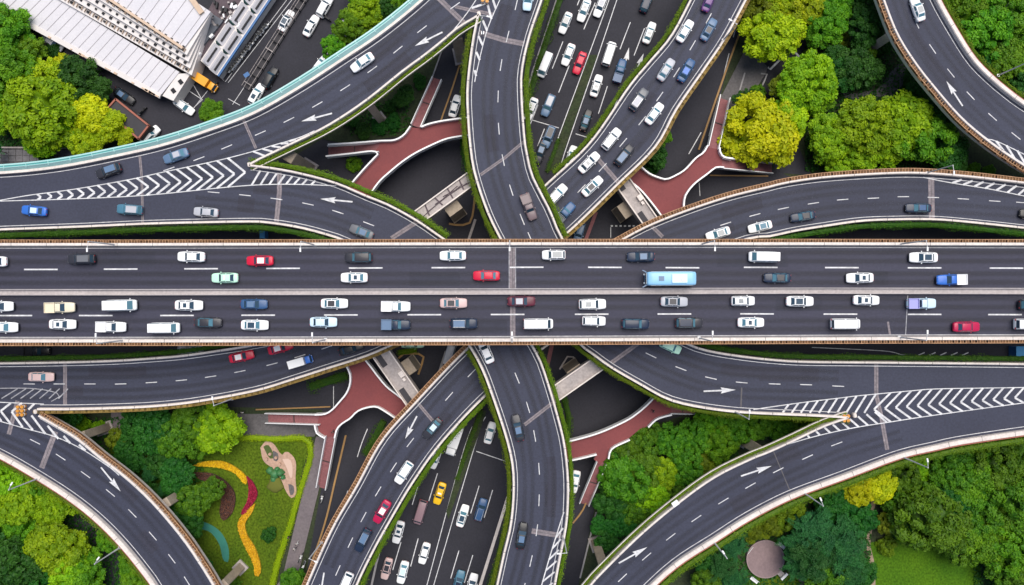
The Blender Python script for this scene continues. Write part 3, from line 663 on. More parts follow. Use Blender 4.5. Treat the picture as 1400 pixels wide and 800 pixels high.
for k, (z, px) in LANES.items():
    wear(LOWN[k], smooth(PL([(px[0][0] * 2 - px[1][0], px[0][1] * 2 - px[1][1])] + px, z), 3.0), (-2.6, -1.2, 1.2, 2.6), 0.55, 0.42)
for y in (352, 381, 415, 445): wear(deck, resample(PL([(-80, y), (1480, y - 1)], ZT), 4.0), (-0.75, 0.75), 0.6, 0.6)

# ================================================================== PIERS, CROSSHEADS, FOOTBRIDGES
def pier(px, py, z, label, wx=2.0, wy=1.6, tower=False):
    c = P(px, py, z); a = math.atan2(c.y, c.x)
    mb = MB(); t = z - 1.62
    vs = []; 
    t_ = thing('concrete_pier', (c.x, c.y, 0), label, 'pier', a, 'concrete piers under the ramps')
    mb.box((0, 0, t / 2), (wx, wy, t), 0, 0)
    bm = bmesh.new(); me = mb.mesh('column', concrete_tan); bm.from_mesh(me); bmesh.ops.bevel(bm, geom=list(bm.edges), offset=0.12, segments=1, affect='EDGES'); bm.to_mesh(me); bm.free()
    obj('column', me, t_)
    mb = MB(); mb.box((0, 0, 0.2), (wx + 0.8, wy + 0.8, 0.4)); obj('footing', mb.mesh('footing', concrete), t_)
pier(500, 137, ZM, 'tan pier under the upper left ramp beside the dark bushes', 1.8, 1.5)
pier(622, 40, ZM, 'tan pier beside the fork at the top of the curved ramp', 2.6, 2.0)
pier(390, 210, ZM, 'tan pier in the left fork where hatching splits the upper left ramps', 2.4, 2.2)
pier(1224, 44, ZL, 'tan pier among trees under the upper right ramp', 1.5, 1.6)
pier(220, 692, ZL, 'pale pier under the lower left ramp beside the park trees', 1.5, 1.8)
pier(300, 805, ZL, 'pale pier under the lower left ramp at the bottom edge', 1.5, 1.6)
pier(100, 600, ZL, 'pale wide pier under the fork of the lower left ramp', 2.6, 1.6)
pier(828, 782, ZM, 'pale pier beside the narrow road at the lower right ramp end', 2.2, 1.7)
pier(1050, 624, ZM, 'pale pier under the lower right ramp beside the dense trees', 1.5, 2.0)
for par, z, wx, lst in ((mid, ZM, 2.0, ((225, 235), (60, 280), (1330, 545), (1100, 530), (720, 640), (680, 150))), (low_e, ZL, 2.0, ((1330, 275), (1150, 275), (520, 660))), (low_w, ZL, 2.0, ((150, 525), (920, 110))),
                        (deck, ZT - 0.4, 3.0, ((120, 400), (330, 400), (540, 400), (860, 400), (1070, 400), (1290, 400)))):
    for px, py in lst:
        c = P(px, py, z); mb = MB(); mb.box((c.x, c.y, (z - 1.62) / 2), (wx, wx * 1.3, z - 1.62)); obj('column', mb.mesh('column', concrete_tan), par)
def crosshead(p0, p1, z, wd, label, sq, style):
    a = P(*p0, z); b = P(*p1, z); c = (a + b) / 2; d = (b - a); L = d.length; ang = math.atan2(d.y, d.x)
    t = thing('pier_crosshead', (c.x, c.y, 0), label, 'crosshead', ang, 'concrete crossheads between the ramps')
    mb = MB(); mb.box((0, 0, z - 0.9), (L, wd, 1.8)); obj('beam', mb.mesh('beam', concrete), t)
    mb = MB()
    for s in (-1, 1): mb.box((0, s * (wd / 2 - 0.12), z + 0.22), (L - 0.1, 0.22, 0.42), 0, 0)
    obj('lip', mb.mesh('lip', concrete_pale), t)
    rng = random.Random(int(p0[0]))
    mb = MB()
    if style == 1:
        for k in range(7):
            x = L * (-0.42 + 0.14 * k); mb.box((x, rng.uniform(-.3, .3), z + 0.06), (0.25, wd * 0.8, 0.12), rng.uniform(-.25, .25), 0)
        for k in range(4): mb.cyl((-L * 0.4 + k * 2, -0.5 + 0.3 * k, z + 0.12), (L * 0.1 + k * 0.9, 0.4 - 0.3 * k, z + 0.12), 0.07, n=6)
        obj('pipework', mb.mesh('pipework', [roof_mauve]), t)
    if style == 2:
        for x_, l_ in ((-.30, .28), (.28, .30)): mb = MB(); mb.box((L * x_, -wd * 0.21, z + 0.05), (L * l_, wd * 0.32, 0.1), 0, 0); obj('dark_hatch', mb.mesh('dark_hatch', [roof_dark]), t)
        mb = MB(); mb.box((0.1, wd * 0.30, z + 0.35), (1.1, 0.9, 0.7)); mb.box((1.2, wd * 0.25, z + 0.25), (0.6, 0.5, 0.5)); obj('equipment_box', mb.mesh('equipment_box', concrete_pale), t)
    if sq:
        cpx = P(*sq, 3.0); l = Matrix.Rotation(-ang, 3, 'Z') @ (Vector((cpx.x, cpx.y, 0)) - Vector((c.x, c.y, 0)))
        mb = MB(); mb.box((l.x, l.y, (z - 1.8) / 2), (2.9, 2.9, z - 1.8)); obj('column', mb.mesh('column', concrete_tan), t)
        mb = MB(); mb.box((l.x, l.y, 0.1), (3.2, 3.2, 0.2)); obj('footing', mb.mesh('footing', concrete_tan), t)
crosshead((560, 306), (672, 224), 11.9, 2.7, 'concrete crosshead with pipework between the curved ramp and upper left ramp', (622, 288), 1)
crosshead((832, 222), (905, 326), 8.2, 3.1, 'concrete crosshead with ladder pattern beside the upper right red footbridge', (854, 288), 2)
crosshead((506, 462), (580, 568), 8.2, 3.4, 'grey crosshead with dark hatches beside the lower left red footbridge', (559, 501), 2)
crosshead((745, 548), (845, 478), 11.9, 2.9, 'plain grey concrete crosshead right of the lower curved ramp', (785, 506), 0)

def footbridge(label, deck_px, curbs, stairs, pillars):
    t = thing('footbridge', (0, 0, 0), label, 'footbridge')
    mb = MB(); pts = PL(deck_px, ZR); mb.poly(pts); n = len(pts); lo = [p - Vector((0, 0, 0.7)) for p in pts]
    mb.add(pts + lo, [(n + i, n + (i + 1) % n, (i + 1) % n, i) for i in range(n)], 1); mb.poly(lo, mi=1)
    obj('walkway', mb.mesh('walkway', [red_deck, concrete]), t)
    for c in curbs:
        mb = MB(); mb.sweep(smooth(PL(c, ZR), 0.8), [(-0.14, -0.7), (-0.14, 1.0), (0.14, 1.0), (0.14, -0.7)]); obj('parapet', mb.mesh('parapet', white_m), t)
    for (p0, p1, wd, m) in stairs:      # p0 at deck height, p1 at ground
        a = P(*p0, ZR); b = P(*p1, 0.1); d = Vector((b.x - a.x, b.y - a.y, 0)); L = d.length; d.normalize(); nv = Vector((-d.y, d.x, 0)); N = 26
        mb = MB(); ang = math.atan2(d.y, d.x)
        for k in range(N):
            f = (k + 0.5) / N; z = ZR - (ZR - 0.1) * (k + 1) / N
            if N // 2 - 1 <= k <= N // 2: z = ZR / 2
            q = Vector((a.x, a.y, 0)) + d * (L * f); mb.box((q.x, q.y, z - 0.12), (L / N + 0.01, wd, 0.24), ang)
        obj('stair', mb.mesh('stair', m), t)
        for s in (-1, 1):
            mb = MB(); q0 = a + nv * (s * wd / 2) ; q1 = b + nv * (s * wd / 2); 
            mb.sweep([q0, q0.lerp(q1, .5), q1], [(-0.08, -0.4), (-0.08, 0.95), (0.08, 0.95), (0.08, -0.4)]); obj('handrail', mb.mesh('handrail', white_m), t)
        mb = MB(); q = a.lerp(b, 0.48); mb.box((q.x, q.y, q.z + 0.02), (0.14, wd - 0.2, 0.05), ang); obj('landing_strip', mb.mesh('landing_strip', dark_m), t)
    mb = MB()
    for c in pillars:
        p = P(*c, ZR); mb = MB(); mb.cyl((p.x, p.y, 0), (p.x, p.y, ZR - 0.7), 0.45, n=14); obj('pillar', mb.mesh('pillar', concrete), t)
footbridge('red walkway footbridge beneath the upper left ramps with two stairs',
  [(520, 194), (540, 193), (553, 186), (562, 174), (577, 176), (587, 171), (605, 167), (665, 160), (665, 186), (637, 187), (612, 191), (590, 200), (568, 211), (550, 223), (533, 237), (520, 249), (505, 272), (470, 262), (483, 249), (500, 230), (516, 213), (518, 208), (512, 208), (518, 200)],
  [[(450, 199), (483, 197), (520, 194), (540, 193), (553, 186), (562, 174)], [(577, 175), (587, 171), (605, 167), (640, 162)], [(640, 186), (612, 191), (590, 200), (568, 211), (550, 223), (533, 237), (520, 249), (508, 265)], [(447, 215), (483, 211), (510, 208), (518, 211), (516, 214), (500, 231), (480, 254)]],
  [((569, 173), (598, 108), 1.9, red_stair), ((519, 201), (449, 208), 2.1, red_stair)], [(600, 180), (510, 235), (545, 205)])
footbridge('red walkway footbridge beneath the upper right ramp beside the yellow tree',
  [(864, 222), (872, 227), (886, 238), (900, 244), (910, 246), (922, 241), (935, 233), (950, 217), (960, 210), (966, 201), (982, 204), (984, 212), (988, 218), (986, 230), (977, 230), (965, 239), (948, 252), (938, 264), (934, 274), (933, 292), (925, 320), (915, 320), (905, 298), (892, 281), (877, 263), (866, 253), (840, 238)],
  [[(864, 221), (872, 226), (886, 238), (900, 244), (910, 246), (922, 241), (935, 233), (950, 217), (960, 210), (966, 200)], [(982, 203), (983, 210), (988, 216), (1000, 218)], [(988, 230), (977, 230), (965, 239), (948, 252), (938, 264), (934, 274), (933, 295)], [(842, 239), (855, 246), (866, 253), (877, 263), (892, 281), (906, 300)]],
  [((974, 203), (990, 133), 2.0, red_stair), ((987, 224), (1055, 231), 2.0, red_stair)], [(905, 270), (960, 225)])
footbridge('red walkway footbridge beneath the lower left ramps beside the park',
  [(475, 478), (477, 500), (480, 511), (480, 523), (475, 537), (466, 547), (456, 558), (447, 565), (437, 566), (434, 580), (436, 590), (446, 597), (459, 597), (461, 586), (468, 578), (480, 571), (489, 562), (500, 557), (515, 555), (527, 561), (543, 571), (570, 590), (580, 565), (557, 549), (544, 538), (530, 527), (518, 514), (509, 502), (500, 490), (495, 470)],
  [[(475, 500), (480, 511), (480, 524), (475, 537), (466, 548), (456, 559), (446, 565), (432, 566)], [(432, 580), (435, 591), (446, 598)], [(459, 598), (462, 586), (469, 578), (480, 571), (489, 562), (500, 557), (515, 555), (527, 561), (545, 573)], [(560, 552), (544, 539), (530, 528), (518, 514), (509, 502), (500, 491)]],
  [((438, 573), (364, 571), 1.9, red_stair), ((453, 597), (440, 667), 1.9, red_stair)], [(505, 530), (455, 580)])
footbridge('red walkway footbridge beneath the lower right ramp beside the forest',
  [(760, 606), (776, 602), (790, 599), (808, 594), (825, 588), (845, 579), (862, 570), (880, 556), (895, 540), (905, 530), (930, 540), (918, 548), (918, 566), (897, 572), (885, 583), (872, 589), (860, 599), (836, 612), (831, 625), (820, 636), (812, 628), (816, 620), (795, 626), (778, 629), (760, 632)],
  [[(774, 603), (790, 599), (808, 594), (825, 588), (845, 579), (862, 570), (880, 556), (896, 540)], [(917, 566), (897, 572), (885, 583)], [(860, 600), (836, 612), (831, 626)], [(776, 629), (795, 625), (815, 620)]],
  [((917, 557), (952, 558), 2.2, red_stair), ((822, 632), (798, 689), 1.9, red_stair)], [(800, 610), (880, 570)])

# ================================================================== STREET LAMPS
def street_lamp(px, py, z, side, label, h=8.0):
    c = P(px, py, z); t = thing('street_lamp', c, label, 'street lamp', 0, 'street lamps along the elevated roads')
    mb = MB(); mb.cyl((0, 0, 0), (0, 0, h), 0.14, 0.09, 8); obj('pole', mb.mesh('pole', lamp_m), t)
    mb = MB(); mb.box((0, 0, 0.2), (0.5, 0.5, 0.4)); obj('base_plate', mb.mesh('base_plate', steel), t)
    d = Vector((side[0], -side[1], 0)).normalized(); mb = MB(); mb.cyl((0, 0, h - 0.05), d * 1.1 + Vector((0, 0, h + 0.25)), 0.06, 0.05, 6); obj('arm', mb.mesh('arm', lamp_m), t)
    mb = MB(); a = math.atan2(d.y, d.x); q = d * 1.35 + Vector((0, 0, h + 0.25)); mb.box(q, (0.65, 0.24, 0.12), a); obj('lamp_head', mb.mesh('lamp_head', white_m), t)
for px, py, z, s, lab in (
 (1363, 104, ZL, (-.6, .8), 'white street lamp on the outer edge of the upper right ramp'), (1265, 237, ZL, (0, 1), 'white street lamp on the right ramp above its expansion joint'),
 (55, 653, ZL, (.5, -.8), 'white street lamp on the lower left ramp nearest the left edge'), (165, 748, ZL, (.6, -.8), 'white street lamp on the lower left ramp over the bottom trees'),
 (318, 545, ZL, (-.1, -1), 'white street lamp on the left ramp above the park trees'), (440, 741, ZL, (.9, .3), 'street lamp on the ramp beside the pavement scooters'),
 (975, 740, ZM, (-.5, -.8), 'white street lamp on the lower right ramp nearest the round plaza'), (1098, 673, ZM, (-.4, -.9), 'white street lamp on the lower right ramp beside the olive bush'),
 (1232, 624, ZM, (-.2, -1), 'white street lamp on the lower right ramp above the yellow tree'), (1003, 562, ZM, (0, -1), 'white street lamp at the ramp edge above the forest'),
 (770, 733, ZM, (-1, 0), 'white street lamp on the lower curved ramp beside its joint'), (660, 46, ZM, (1, .2), 'white street lamp in the fork atop the curved ramp'),
 (988, 56, ZL, (-.8, -.4), 'pale street lamp on the ramp edge nearest the top right trees'),
 (160, 335, ZT, (0, 1), 'street lamp on the top rail of main deck, leftmost'), (431, 335, ZT, (0, 1), 'street lamp on the top rail of main deck above the dark SUV'),
 (697, 334, ZT, (0, 1), 'street lamp on the top rail at the deck joint'), (958, 334, ZT, (0, 1), 'street lamp on the top rail above the blue bus'), (1228, 334, ZT, (0, 1), 'street lamp on the top rail of main deck, rightmost'),
 (171, 465, ZT, (0, -1), 'street lamp on the bottom rail of main deck, leftmost'), (446, 464, ZT, (0, -1), 'street lamp on the bottom rail above the red cars on the ramp'), (700, 463, ZT, (0, -1), 'street lamp on the bottom rail at the deck joint'),
 (955, 462, ZT, (0, -1), 'street lamp on the bottom rail right of the navy SUV'), (1228, 461, ZT, (0, -1), 'street lamp on the bottom rail of main deck, rightmost')):
    street_lamp(px, py, z, s, lab)
# crash cushions at the gore noses
def cushion(px, py, z, ang, label, n=3):
    c = P(px, py, z); t = thing('crash_cushion', c, label, 'crash barrels', R(ang))
    for i in range(n):
        for j in range(2):
            mb = MB(); x, y = i * 0.72 - 0.72, j * 0.8 - 0.4
            mb.cyl((x, y, 0), (x, y, 0.85), 0.34, 0.30, 12); obj('barrel', mb.mesh('barrel', orange_m), t)
            mb = MB(); mb.cyl((x, y, 0.35), (x, y, 0.55), 0.345, 0.335, 12); obj('reflective_band', mb.mesh('reflective_band', white_m), t)
cushion(31, 561, ZL, 90, 'orange crash barrels at the left ramp fork'); cushion(1157, 571, ZM, 0, 'orange crash barrels at the right ramp fork', 2); cushion(664, -2, ZM, 80, 'orange crash barrels at the top fork of the curved ramp', 2)
for px, py, z, lab in ((52, 562, ZL, 'white concrete nose block behind the orange barrels at the left fork'), (655, 21, ZM, 'concrete nose block at the top fork'), (1166, 567, ZM, 'small nose block at the right fork'), (343, 226, ZM, 'nose block in the left hatched fork')):
    c = P(px, py, z); mb = MB(); mb.box((c.x, c.y, z + 0.45), (0.6, 0.8, 0.9), 0.2); me = mb.mesh('nose_block', parapet_white)
    bm = bmesh.new(); bm.from_mesh(me); bmesh.ops.bevel(bm, geom=list(bm.edges), offset=0.1, segments=2, affect='EDGES'); bm.to_mesh(me); bm.free()
    obj('nose_block', me, label=lab, cat='concrete block')

# ================================================================== BUILDINGS (upper left)
def quad_box(mb, a, b, c, d, h, mi=0):
    """prism standing below four corners"""
    mb.poly([a, b, c, d], mi=mi, depth=h)
# long hall with seamed roof
zh = 3.0
t = thing('hall_building', P(120, 60, 0), 'long white hall with seamed metal roof beside the street', 'building'); o0 = t.location.copy()
def loc(p): return Vector(p) - o0
A, B, Cc, D = P(-60, -25, zh), P(222, 129, zh), P(246, 99, zh), P(-20, -62, zh)
mb = MB(); quad_box(mb, loc(A), loc(B), loc(Cc), loc(D), zh - 0.02); obj('wall', mb.mesh('wall', facade_m), t)
mb = MB(); up = Vector((0, 0, 0.25)); quad_box(mb, loc(A) + up, loc(B) + up, loc(Cc) + up, loc(D) + up, 0.24); ro = obj('roof', mb.mesh('roof', roof_w), t)
mb = MB()
for k in range(26):
    f = (k + 0.5) / 26; p = A.lerp(B, f); q = D.lerp(Cc, f); d = (q - p); ang = math.atan2(d.y, d.x); c = loc((p + q) / 2)
    mb.box((c.x, c.y, zh + 0.28), (d.length, 0.10, 0.06), ang)
obj('seam', mb.mesh('seam', seam_m), ro)
mb = MB(); eave = [loc(A), loc(B)]
mb.sweep([p for p in eave], [(0.0, 0.05), (0.0, 0.4), (1.0, 0.3), (1.0, -0.1)]); obj('eave', mb.mesh('eave', facade_m), t)
rngb = random.Random(5); mb = MB()
for k in range(26):
    mb = MB(); p = A.lerp(B, rngb.random()); d = (B - A).normalized(); n_ = Vector((d.y, -d.x, 0)); q = loc(p) + n_ * 0.8
    mb.box((q.x, q.y, zh + 0.35), (rngb.uniform(.3, 1.4), rngb.uniform(.2, .5), 0.25), math.atan2(d.y, d.x)); obj('gutter_box', mb.mesh('gutter_box', trim_tan), t)
mb = MB(); a, b, c, d = P(222, 131, zh + .1), P(243, 101, zh + .1), P(261, 100, zh + .1), P(237, 138, zh + .1); quad_box(mb, loc(a), loc(b), loc(c), loc(d), zh); obj('end_block', mb.mesh('end_block', facade_m), t)
mb = MB()
for px, py in ((247, 112), (237, 124)): c = loc(P(px, py, zh + .2)); mb.box(c, (0.9, 0.75, 0.16), R(-52))
obj('skylight', mb.mesh('skylight', win_m), t)
# terraced tower above the hall
t = thing('tower_building', P(190, 50, 0), 'white terraced block with rows of small dark windows and tan trim', 'building'); o0 = t.location.copy()
z0, z1 = 3.1, 5.6
def mix(p, q, f): return (p[0] + (q[0] - p[0]) * f, p[1] + (q[1] - p[1]) * f)
bl, br, tl, tr = (-20, -58), (262, 103), (70, -56), (253, 66)
Tl, Tr = P(*tl, z1), P(*tr, z1)
N = 4
for k in range(N):
    f0, f1 = k / N, (k + 1) / N
    za, zb = z0 + (z1 - z0) * f0, z0 + (z1 - z0) * f1
    a, b = P(*mix(bl, tl, f0), zb), P(*mix(br, tr, f0), zb); c, d = P(289, 17, zb), P(120, -90, zb)
    mb = MB(); quad_box(mb, loc(a), loc(b), loc(c), loc(d), zb - za + (0.0 if k else z0 - 0.05)); fl = obj('terrace', mb.mesh('terrace', facade_m), t)
    for j in range(24):
        f = (j + 0.5) / 24
        a2, b2 = P(*mix(bl, tl, f0 + 0.55 / N), zb), P(*mix(br, tr, f0 + 0.55 / N), zb); p = a2.lerp(b2, f)
        if not (-30 < 700 + p.x / S(zb)): continue
        dd = (b - a).normalized(); ang = math.atan2(dd.y, dd.x); r_ = rngb.random()
        q = loc(p)
        mb = MB()
        if k in (0, 3):
            for e in (-1, 1): mb.box((q.x + dd.x * e * .55, q.y + dd.y * e * .55, zb + .25), (0.07, 0.8, 0.3), ang, 1)
            mb.box((q.x, q.y, zb + .12), (0.35 + .25 * r_, 0.3 + .2 * r_, 0.18), ang, 0); mb.box((q.x - dd.y * .55, q.y + dd.x * .55, zb + .2), (0.5, .3, .3), ang, 0)
        else: mb.box((q.x, q.y, zb + 0.14), (0.32 + .2 * r_, 0.35 + .2 * r_, 0.16), ang, 0)
        obj('window', mb.mesh('window', [win_m, trim_tan]), t)
mb = MB(); a, b, c, d = Tl.copy(), Tr.copy(), P(289, 17, z1), P(106, -105, z1)
for p in (a, b, c, d): p.z = z1 + 0.3
quad_box(mb, loc(a), loc(b), loc(c), loc(d), 0.28); ro = obj('roof', mb.mesh('roof', roof_w), t)
mb = MB()
for k in range(15):
    f = (k + 0.5) / 15; p = a.lerp(b, f); q = d.lerp(c, f); e = q - p; m_ = loc((p + q) / 2); mb.box((m_.x, m_.y, z1 + 0.34), (e.length, 0.09, 0.06), math.atan2(e.y, e.x))
obj('seam', mb.mesh('seam', seam_m), ro)
mb = MB(); mb.sweep([loc(a), loc(b)], [(0, -0.2), (0, 0.5), (0.5, 0.5), (0.5, -0.2)]); mb.sweep([loc(P(275, 22, z1)), loc(P(255, -6, z1))], [(0, 0.2), (0, 0.75), (1.0, 0.75), (1.0, 0.2)]); obj('roof_trim', mb.mesh('roof_trim', trim_tan), t)
# low dark roof between
t = thing('service_building', P(290, 70, 0), 'low mauve tar roof with rooftop clutter between two white buildings', 'building'); o0 = t.location.copy()
mb = MB(); quad_box(mb, loc(P(252, 70, 2.4)), loc(P(274, 84, 2.4)), loc(P(340, -12, 2.4)), loc(P(310, -30, 2.4)), 2.4); obj('roof', mb.mesh('roof', roof_mauve), t)
mb = MB(); quad_box(mb, loc(P(256, 69, 2.9)), loc(P(266, 77, 2.9)), loc(P(305, 28, 2.9)), loc(P(292, 20, 2.9)), .5); obj('lean_to_roof', mb.mesh('lean_to_roof', mat('slate roof', (0.10, 0.11, 0.13), .8)), t)
for k in range(34):
    q = loc(P(300 + rngb.uniform(-14, 30) , 25 + rngb.uniform(-22, 14), 2.4)); mb = MB(); mb.box((q.x, q.y, 2.4 + .3), (rngb.uniform(.3, 1.2), rngb.uniform(.2, .6), rngb.uniform(.3, .8)), rngb.uniform(0, 3)); obj('vent_box', mb.mesh('vent_box', [dark_m, concrete, steel][k % 3]), t)
for px, py in ((257, 71), (273, 75), (290, 50)):
    q = loc(P(px, py, 3)); mb = MB(); mb.box((q.x, q.y, 3.2), (.9, .4, .6), .8); obj('vent_box', mb.mesh('vent_box', white_m), t)
# ribbed market hall
zm = 2.6
t = thing('market_building', P(320, 55, 0), 'white ribbed hall with zigzag gables and blue edge beside the car park', 'building'); o0 = t.location.copy()
A = P(274, 83, zm); B = P(297, 103, zm); U = (P(372, -8, zm) - P(297, 103, zm)); L = U.length * 1.25; u = U.normalized(); v = (B - A); wv = v.length; v.normalize()
mb = MB(); quad_box(mb, loc(A), loc(B), loc(B + u * L), loc(A + u * L), zm); obj('wall', mb.mesh('wall', facade_m), t)
ns = 5; seg = L / ns
for i in range(ns):
    for j in range(2):
        c0 = A + u * (i * seg + 0.25) + v * (wv * (0.04 + 0.48 * j)) ; ln = seg - 0.5; ww = wv * 0.44
        sh = -u * (0.35 * j)
        mb = MB(); p = [c0 + sh, c0 + sh + v * ww, c0 + sh + v * ww + u * ln, c0 + sh + u * ln]; mid1, mid2 = (p[0] + p[1]) / 2 + Vector((0, 0, 1.1)), (p[2] + p[3]) / 2 + Vector((0, 0, 1.1))
        vs = [loc(q) + Vector((0, 0, .02)) for q in p] + [loc(mid1), loc(mid2)]
        mb.add(vs, [(0, 4, 5, 3), (1, 2, 5, 4), (0, 1, 4), (2, 3, 5)]); rf = obj('roof', mb.mesh('roof', roof_w), t)
        mb = MB(); q0 = loc(c0 + sh + v * ww * 0.74 + u * 0.5); q1 = loc(c0 + sh + v * ww * 0.74 + u * (ln - .5)); mb.box(((q0.x + q1.x) / 2, (q0.y + q1.y) / 2, zm + .62), (ln - 1.0, 0.34, 0.24), math.atan2(u.y, u.x)); obj('skylight', mb.mesh('skylight', win_m), rf)
        mb = MB(); q = loc(c0 + sh + v * ww * 0.5 - u * 0.1)
        if i > 0: mb.cyl((q.x, q.y, zm + .1), (q.x, q.y, zm + 1.5), 0.62, 0.02, 4); obj('pyramid_vent', mb.mesh('pyramid_vent', green_d), t)
mb = MB(); q0 = loc(B + v * 0.25); q1 = q0 + u * L; mb.box(((q0.x + q1.x) / 2, (q0.y + q1.y) / 2, zm - .1), (L, .4, .35), math.atan2(u.y, u.x)); obj('blue_fascia', mb.mesh('blue_fascia', blue_d), t)
# dark shed with red brick coping
t = thing('shed', P(172, 165, 0), 'dark flat shed roof with red brick coping beside the yellow tree', 'shed'); o0 = t.location.copy()
sp = [P(159, 136, 3.2), P(204, 172, 3.2), P(190, 190, 3.2), P(145, 152, 3.2)]
mb = MB(); quad_box(mb, *[loc(p) for p in sp], 3.2); obj('roof', mb.mesh('roof', roof_dark), t)
mb = MB(); q = [loc(p) for p in sp]
for a, b in zip(q, q[1:] + q[:1]):
    if True:
        e = b - a; m_ = (a + b) / 2; mb.box((m_.x, m_.y, 3.25), (e.length + .2, .32, .5), math.atan2(e.y, e.x))
obj('coping', mb.mesh('coping', brick_red), t)
# street divider fence
t = thing('divider_fence', P(368, 65, 0), 'dark street divider of rails and panels between the two street lanes', 'fence'); o0 = t.location.copy()
a, b = P(338, 122, 0), P(425, -15, 0); d = (b - a).normalized(); nv = Vector((-d.y, d.x, 0)); L = (b - a).length; ang = math.atan2(d.y, d.x)
mb = MB(); c = loc((a + b) / 2); mb.box((c.x, c.y, .2), (L, 1.6, .35), ang); obj('base', mb.mesh('base', roof_dark), t)
for s in (-.8, .25, .8):
    mb = MB(); c = loc((a + b) / 2 + nv * s); mb.box((c.x, c.y, 1.1), (L, .07, .1), ang); obj('rail', mb.mesh('rail', concrete), t)
for k in range(12):
    c = loc(a + d * (L * (k + .5) / 12)); mb = MB(); mb.box((c.x, c.y, .6), (.10 if k % 4 else .16, 1.7, 1.15), ang); obj('post', mb.mesh('post', concrete if k % 4 == 0 else dark_m), t)
c = loc(P(344, 108, 0)); mb = MB(); mb.box((c.x, c.y, 2.6), (1.1, .8, .1), .6); mb.cyl((c.x, c.y, 0), (c.x, c.y, 2.6), .06, n=6); obj('blue_sign', mb.mesh('blue_sign', blue_d), t)
# paved bench terrace at left edge: slab joints
t = thing('paved_terrace', P(50, 215, 0), 'grey slab terrace with dark joints below the left trees', 'terrace'); o0 = t.location.copy()
mb = MB()
for r_ in range(2):
    for k in range(13):
        if rngb.random() < .93:
            c = loc(P(-12 + k * 9.6, 208.5 + r_ * 8.5, .2)); mb.box((c.x, c.y, .2), (1.32, 1.15, .08))
obj('paving_slabs', mb.mesh('paving_slabs', mat('slab grey', (0.17, 0.165, 0.175), .85, var=(.12, .115, .125), scale=.6, fine=.2)), t)
mb = MB(); a, b = loc(P(-20, 202, .4)), loc(P(112, 202, .4)); mb.box(((a.x + b.x) / 2, a.y, .3), (b.x - a.x, .3, .5)); obj('low_wall', mb.mesh('low_wall', concrete), t)

# ================================================================== PARK FURNITURE
c = P(1045, 763, 0.0)
t = thing('round_plaza', c, 'round mauve stone plaza among dark green palms', 'plaza')
mb = MB(); mb.cyl((0, 0, 0), (0, 0, .62), 3.75, 3.7, 48); obj('platform', mb.mesh('platform', mat('mauve stone', (.23, .165, .165), .85, var=(.19, .135, .14), scale=.3, fine=.12)), t)
mb = MB(); ring = [Vector((3.6 * math.cos(i * math.pi / 24), 3.6 * math.sin(i * math.pi / 24), 0)) for i in range(49)]
mb.sweep(ring, [(0, .5), (0, .66), (.2, .66), (.2, .5)], caps=False); obj('edge_stone', mb.mesh('edge_stone', mat('mauve stone edge', (.27, .20, .20), .85)), t)
def bench(px, py, ang, lab):
    c = P(px, py, 0); t = thing('park_bench', c, lab, 'bench', R(ang), 'white benches around the round plaza')
    for i in range(3): mb = MB(); mb.box((0, -.22 + i * .2, .46), (1.7, .16, .05)); obj('seat_slat', mb.mesh('seat_slat', white_m), t)
    mb = MB(); mb.box((0, .34, .72), (1.7, .06, .34)); obj('backrest', mb.mesh('backrest', white_m), t)
    for s in (-1, 1): mb = MB(); mb.box((s * .7, 0, .22), (.08, .6, .43)); obj('leg', mb.mesh('leg', steel), t)
bench(1026, 752, 52, 'white bench on the upper left rim of the round plaza'); bench(1067, 745, -42, 'white bench on the upper right rim of the round plaza')
bench(1030, 792, -38, 'white bench on the lower left rim of the round plaza'); bench(1071, 787, 45, 'white bench on the lower right rim of the round plaza')
c = P(1066, 783, 0); mb = MB(); mb.box((0, 0, .38), (1.1, 1.5, .08)); mb.box((0, 0, .18), (.3, .4, .36)); o = obj('stone_table', mb.mesh('stone_table', concrete), None, c, R(45), 'grey table beside the lower right plaza bench', 'table')
# green play mound
c = P(376, 652, 0); t = thing('play_sculpture', c, 'green climbing sculpture on the pink play surface', 'sculpture')
for i, (x, y, r_, h, m_) in enumerate(((0, 0.6, 1.0, 1.0, 'green'), (1.2, .9, .8, 1.3, 'green'), (-.9, 1.3, .8, .9, 'green'), (.1, -1.6, 1.6, .7, 'olive'), (1.7, 0, .5, 1.0, 'green'), (-.2, -.4, .7, .8, 'green'), (.5, 1.6, .5, .8, 'green'))):
    bm = bmesh.new(); bmesh.ops.create_icosphere(bm, subdivisions=3, radius=1)
    for v_ in bm.verts: v_.co = Vector((x + v_.co.x * r_ * (1 + .18 * math.sin(5 * v_.co.y + i)), y + v_.co.y * r_, max(0, v_.co.z * h)))
    me = bpy.data.meshes.new('mound'); bm.to_mesh(me); bm.free(); me.materials.append(mat('climbing green', (.03, .20, .07), .6, var=(.05, .12, .03), scale=1.5) if m_ == 'green' else mat('olive turf', (.11, .12, .015), .9)); me.polygons.foreach_set('use_smooth', [True] * len(me.polygons)); obj('mound', me, t)
mb = MB(); c0 = [(-1.6, 3.6), (-.9, 4.6), (.3, 3.9), (1.0, 2.6)]
for x, y in c0: mb.cyl((x, y, .1), (x, y, .5), .35, .3, 10)
obj('stepping_post', mb.mesh('stepping_post', pink_m), t)
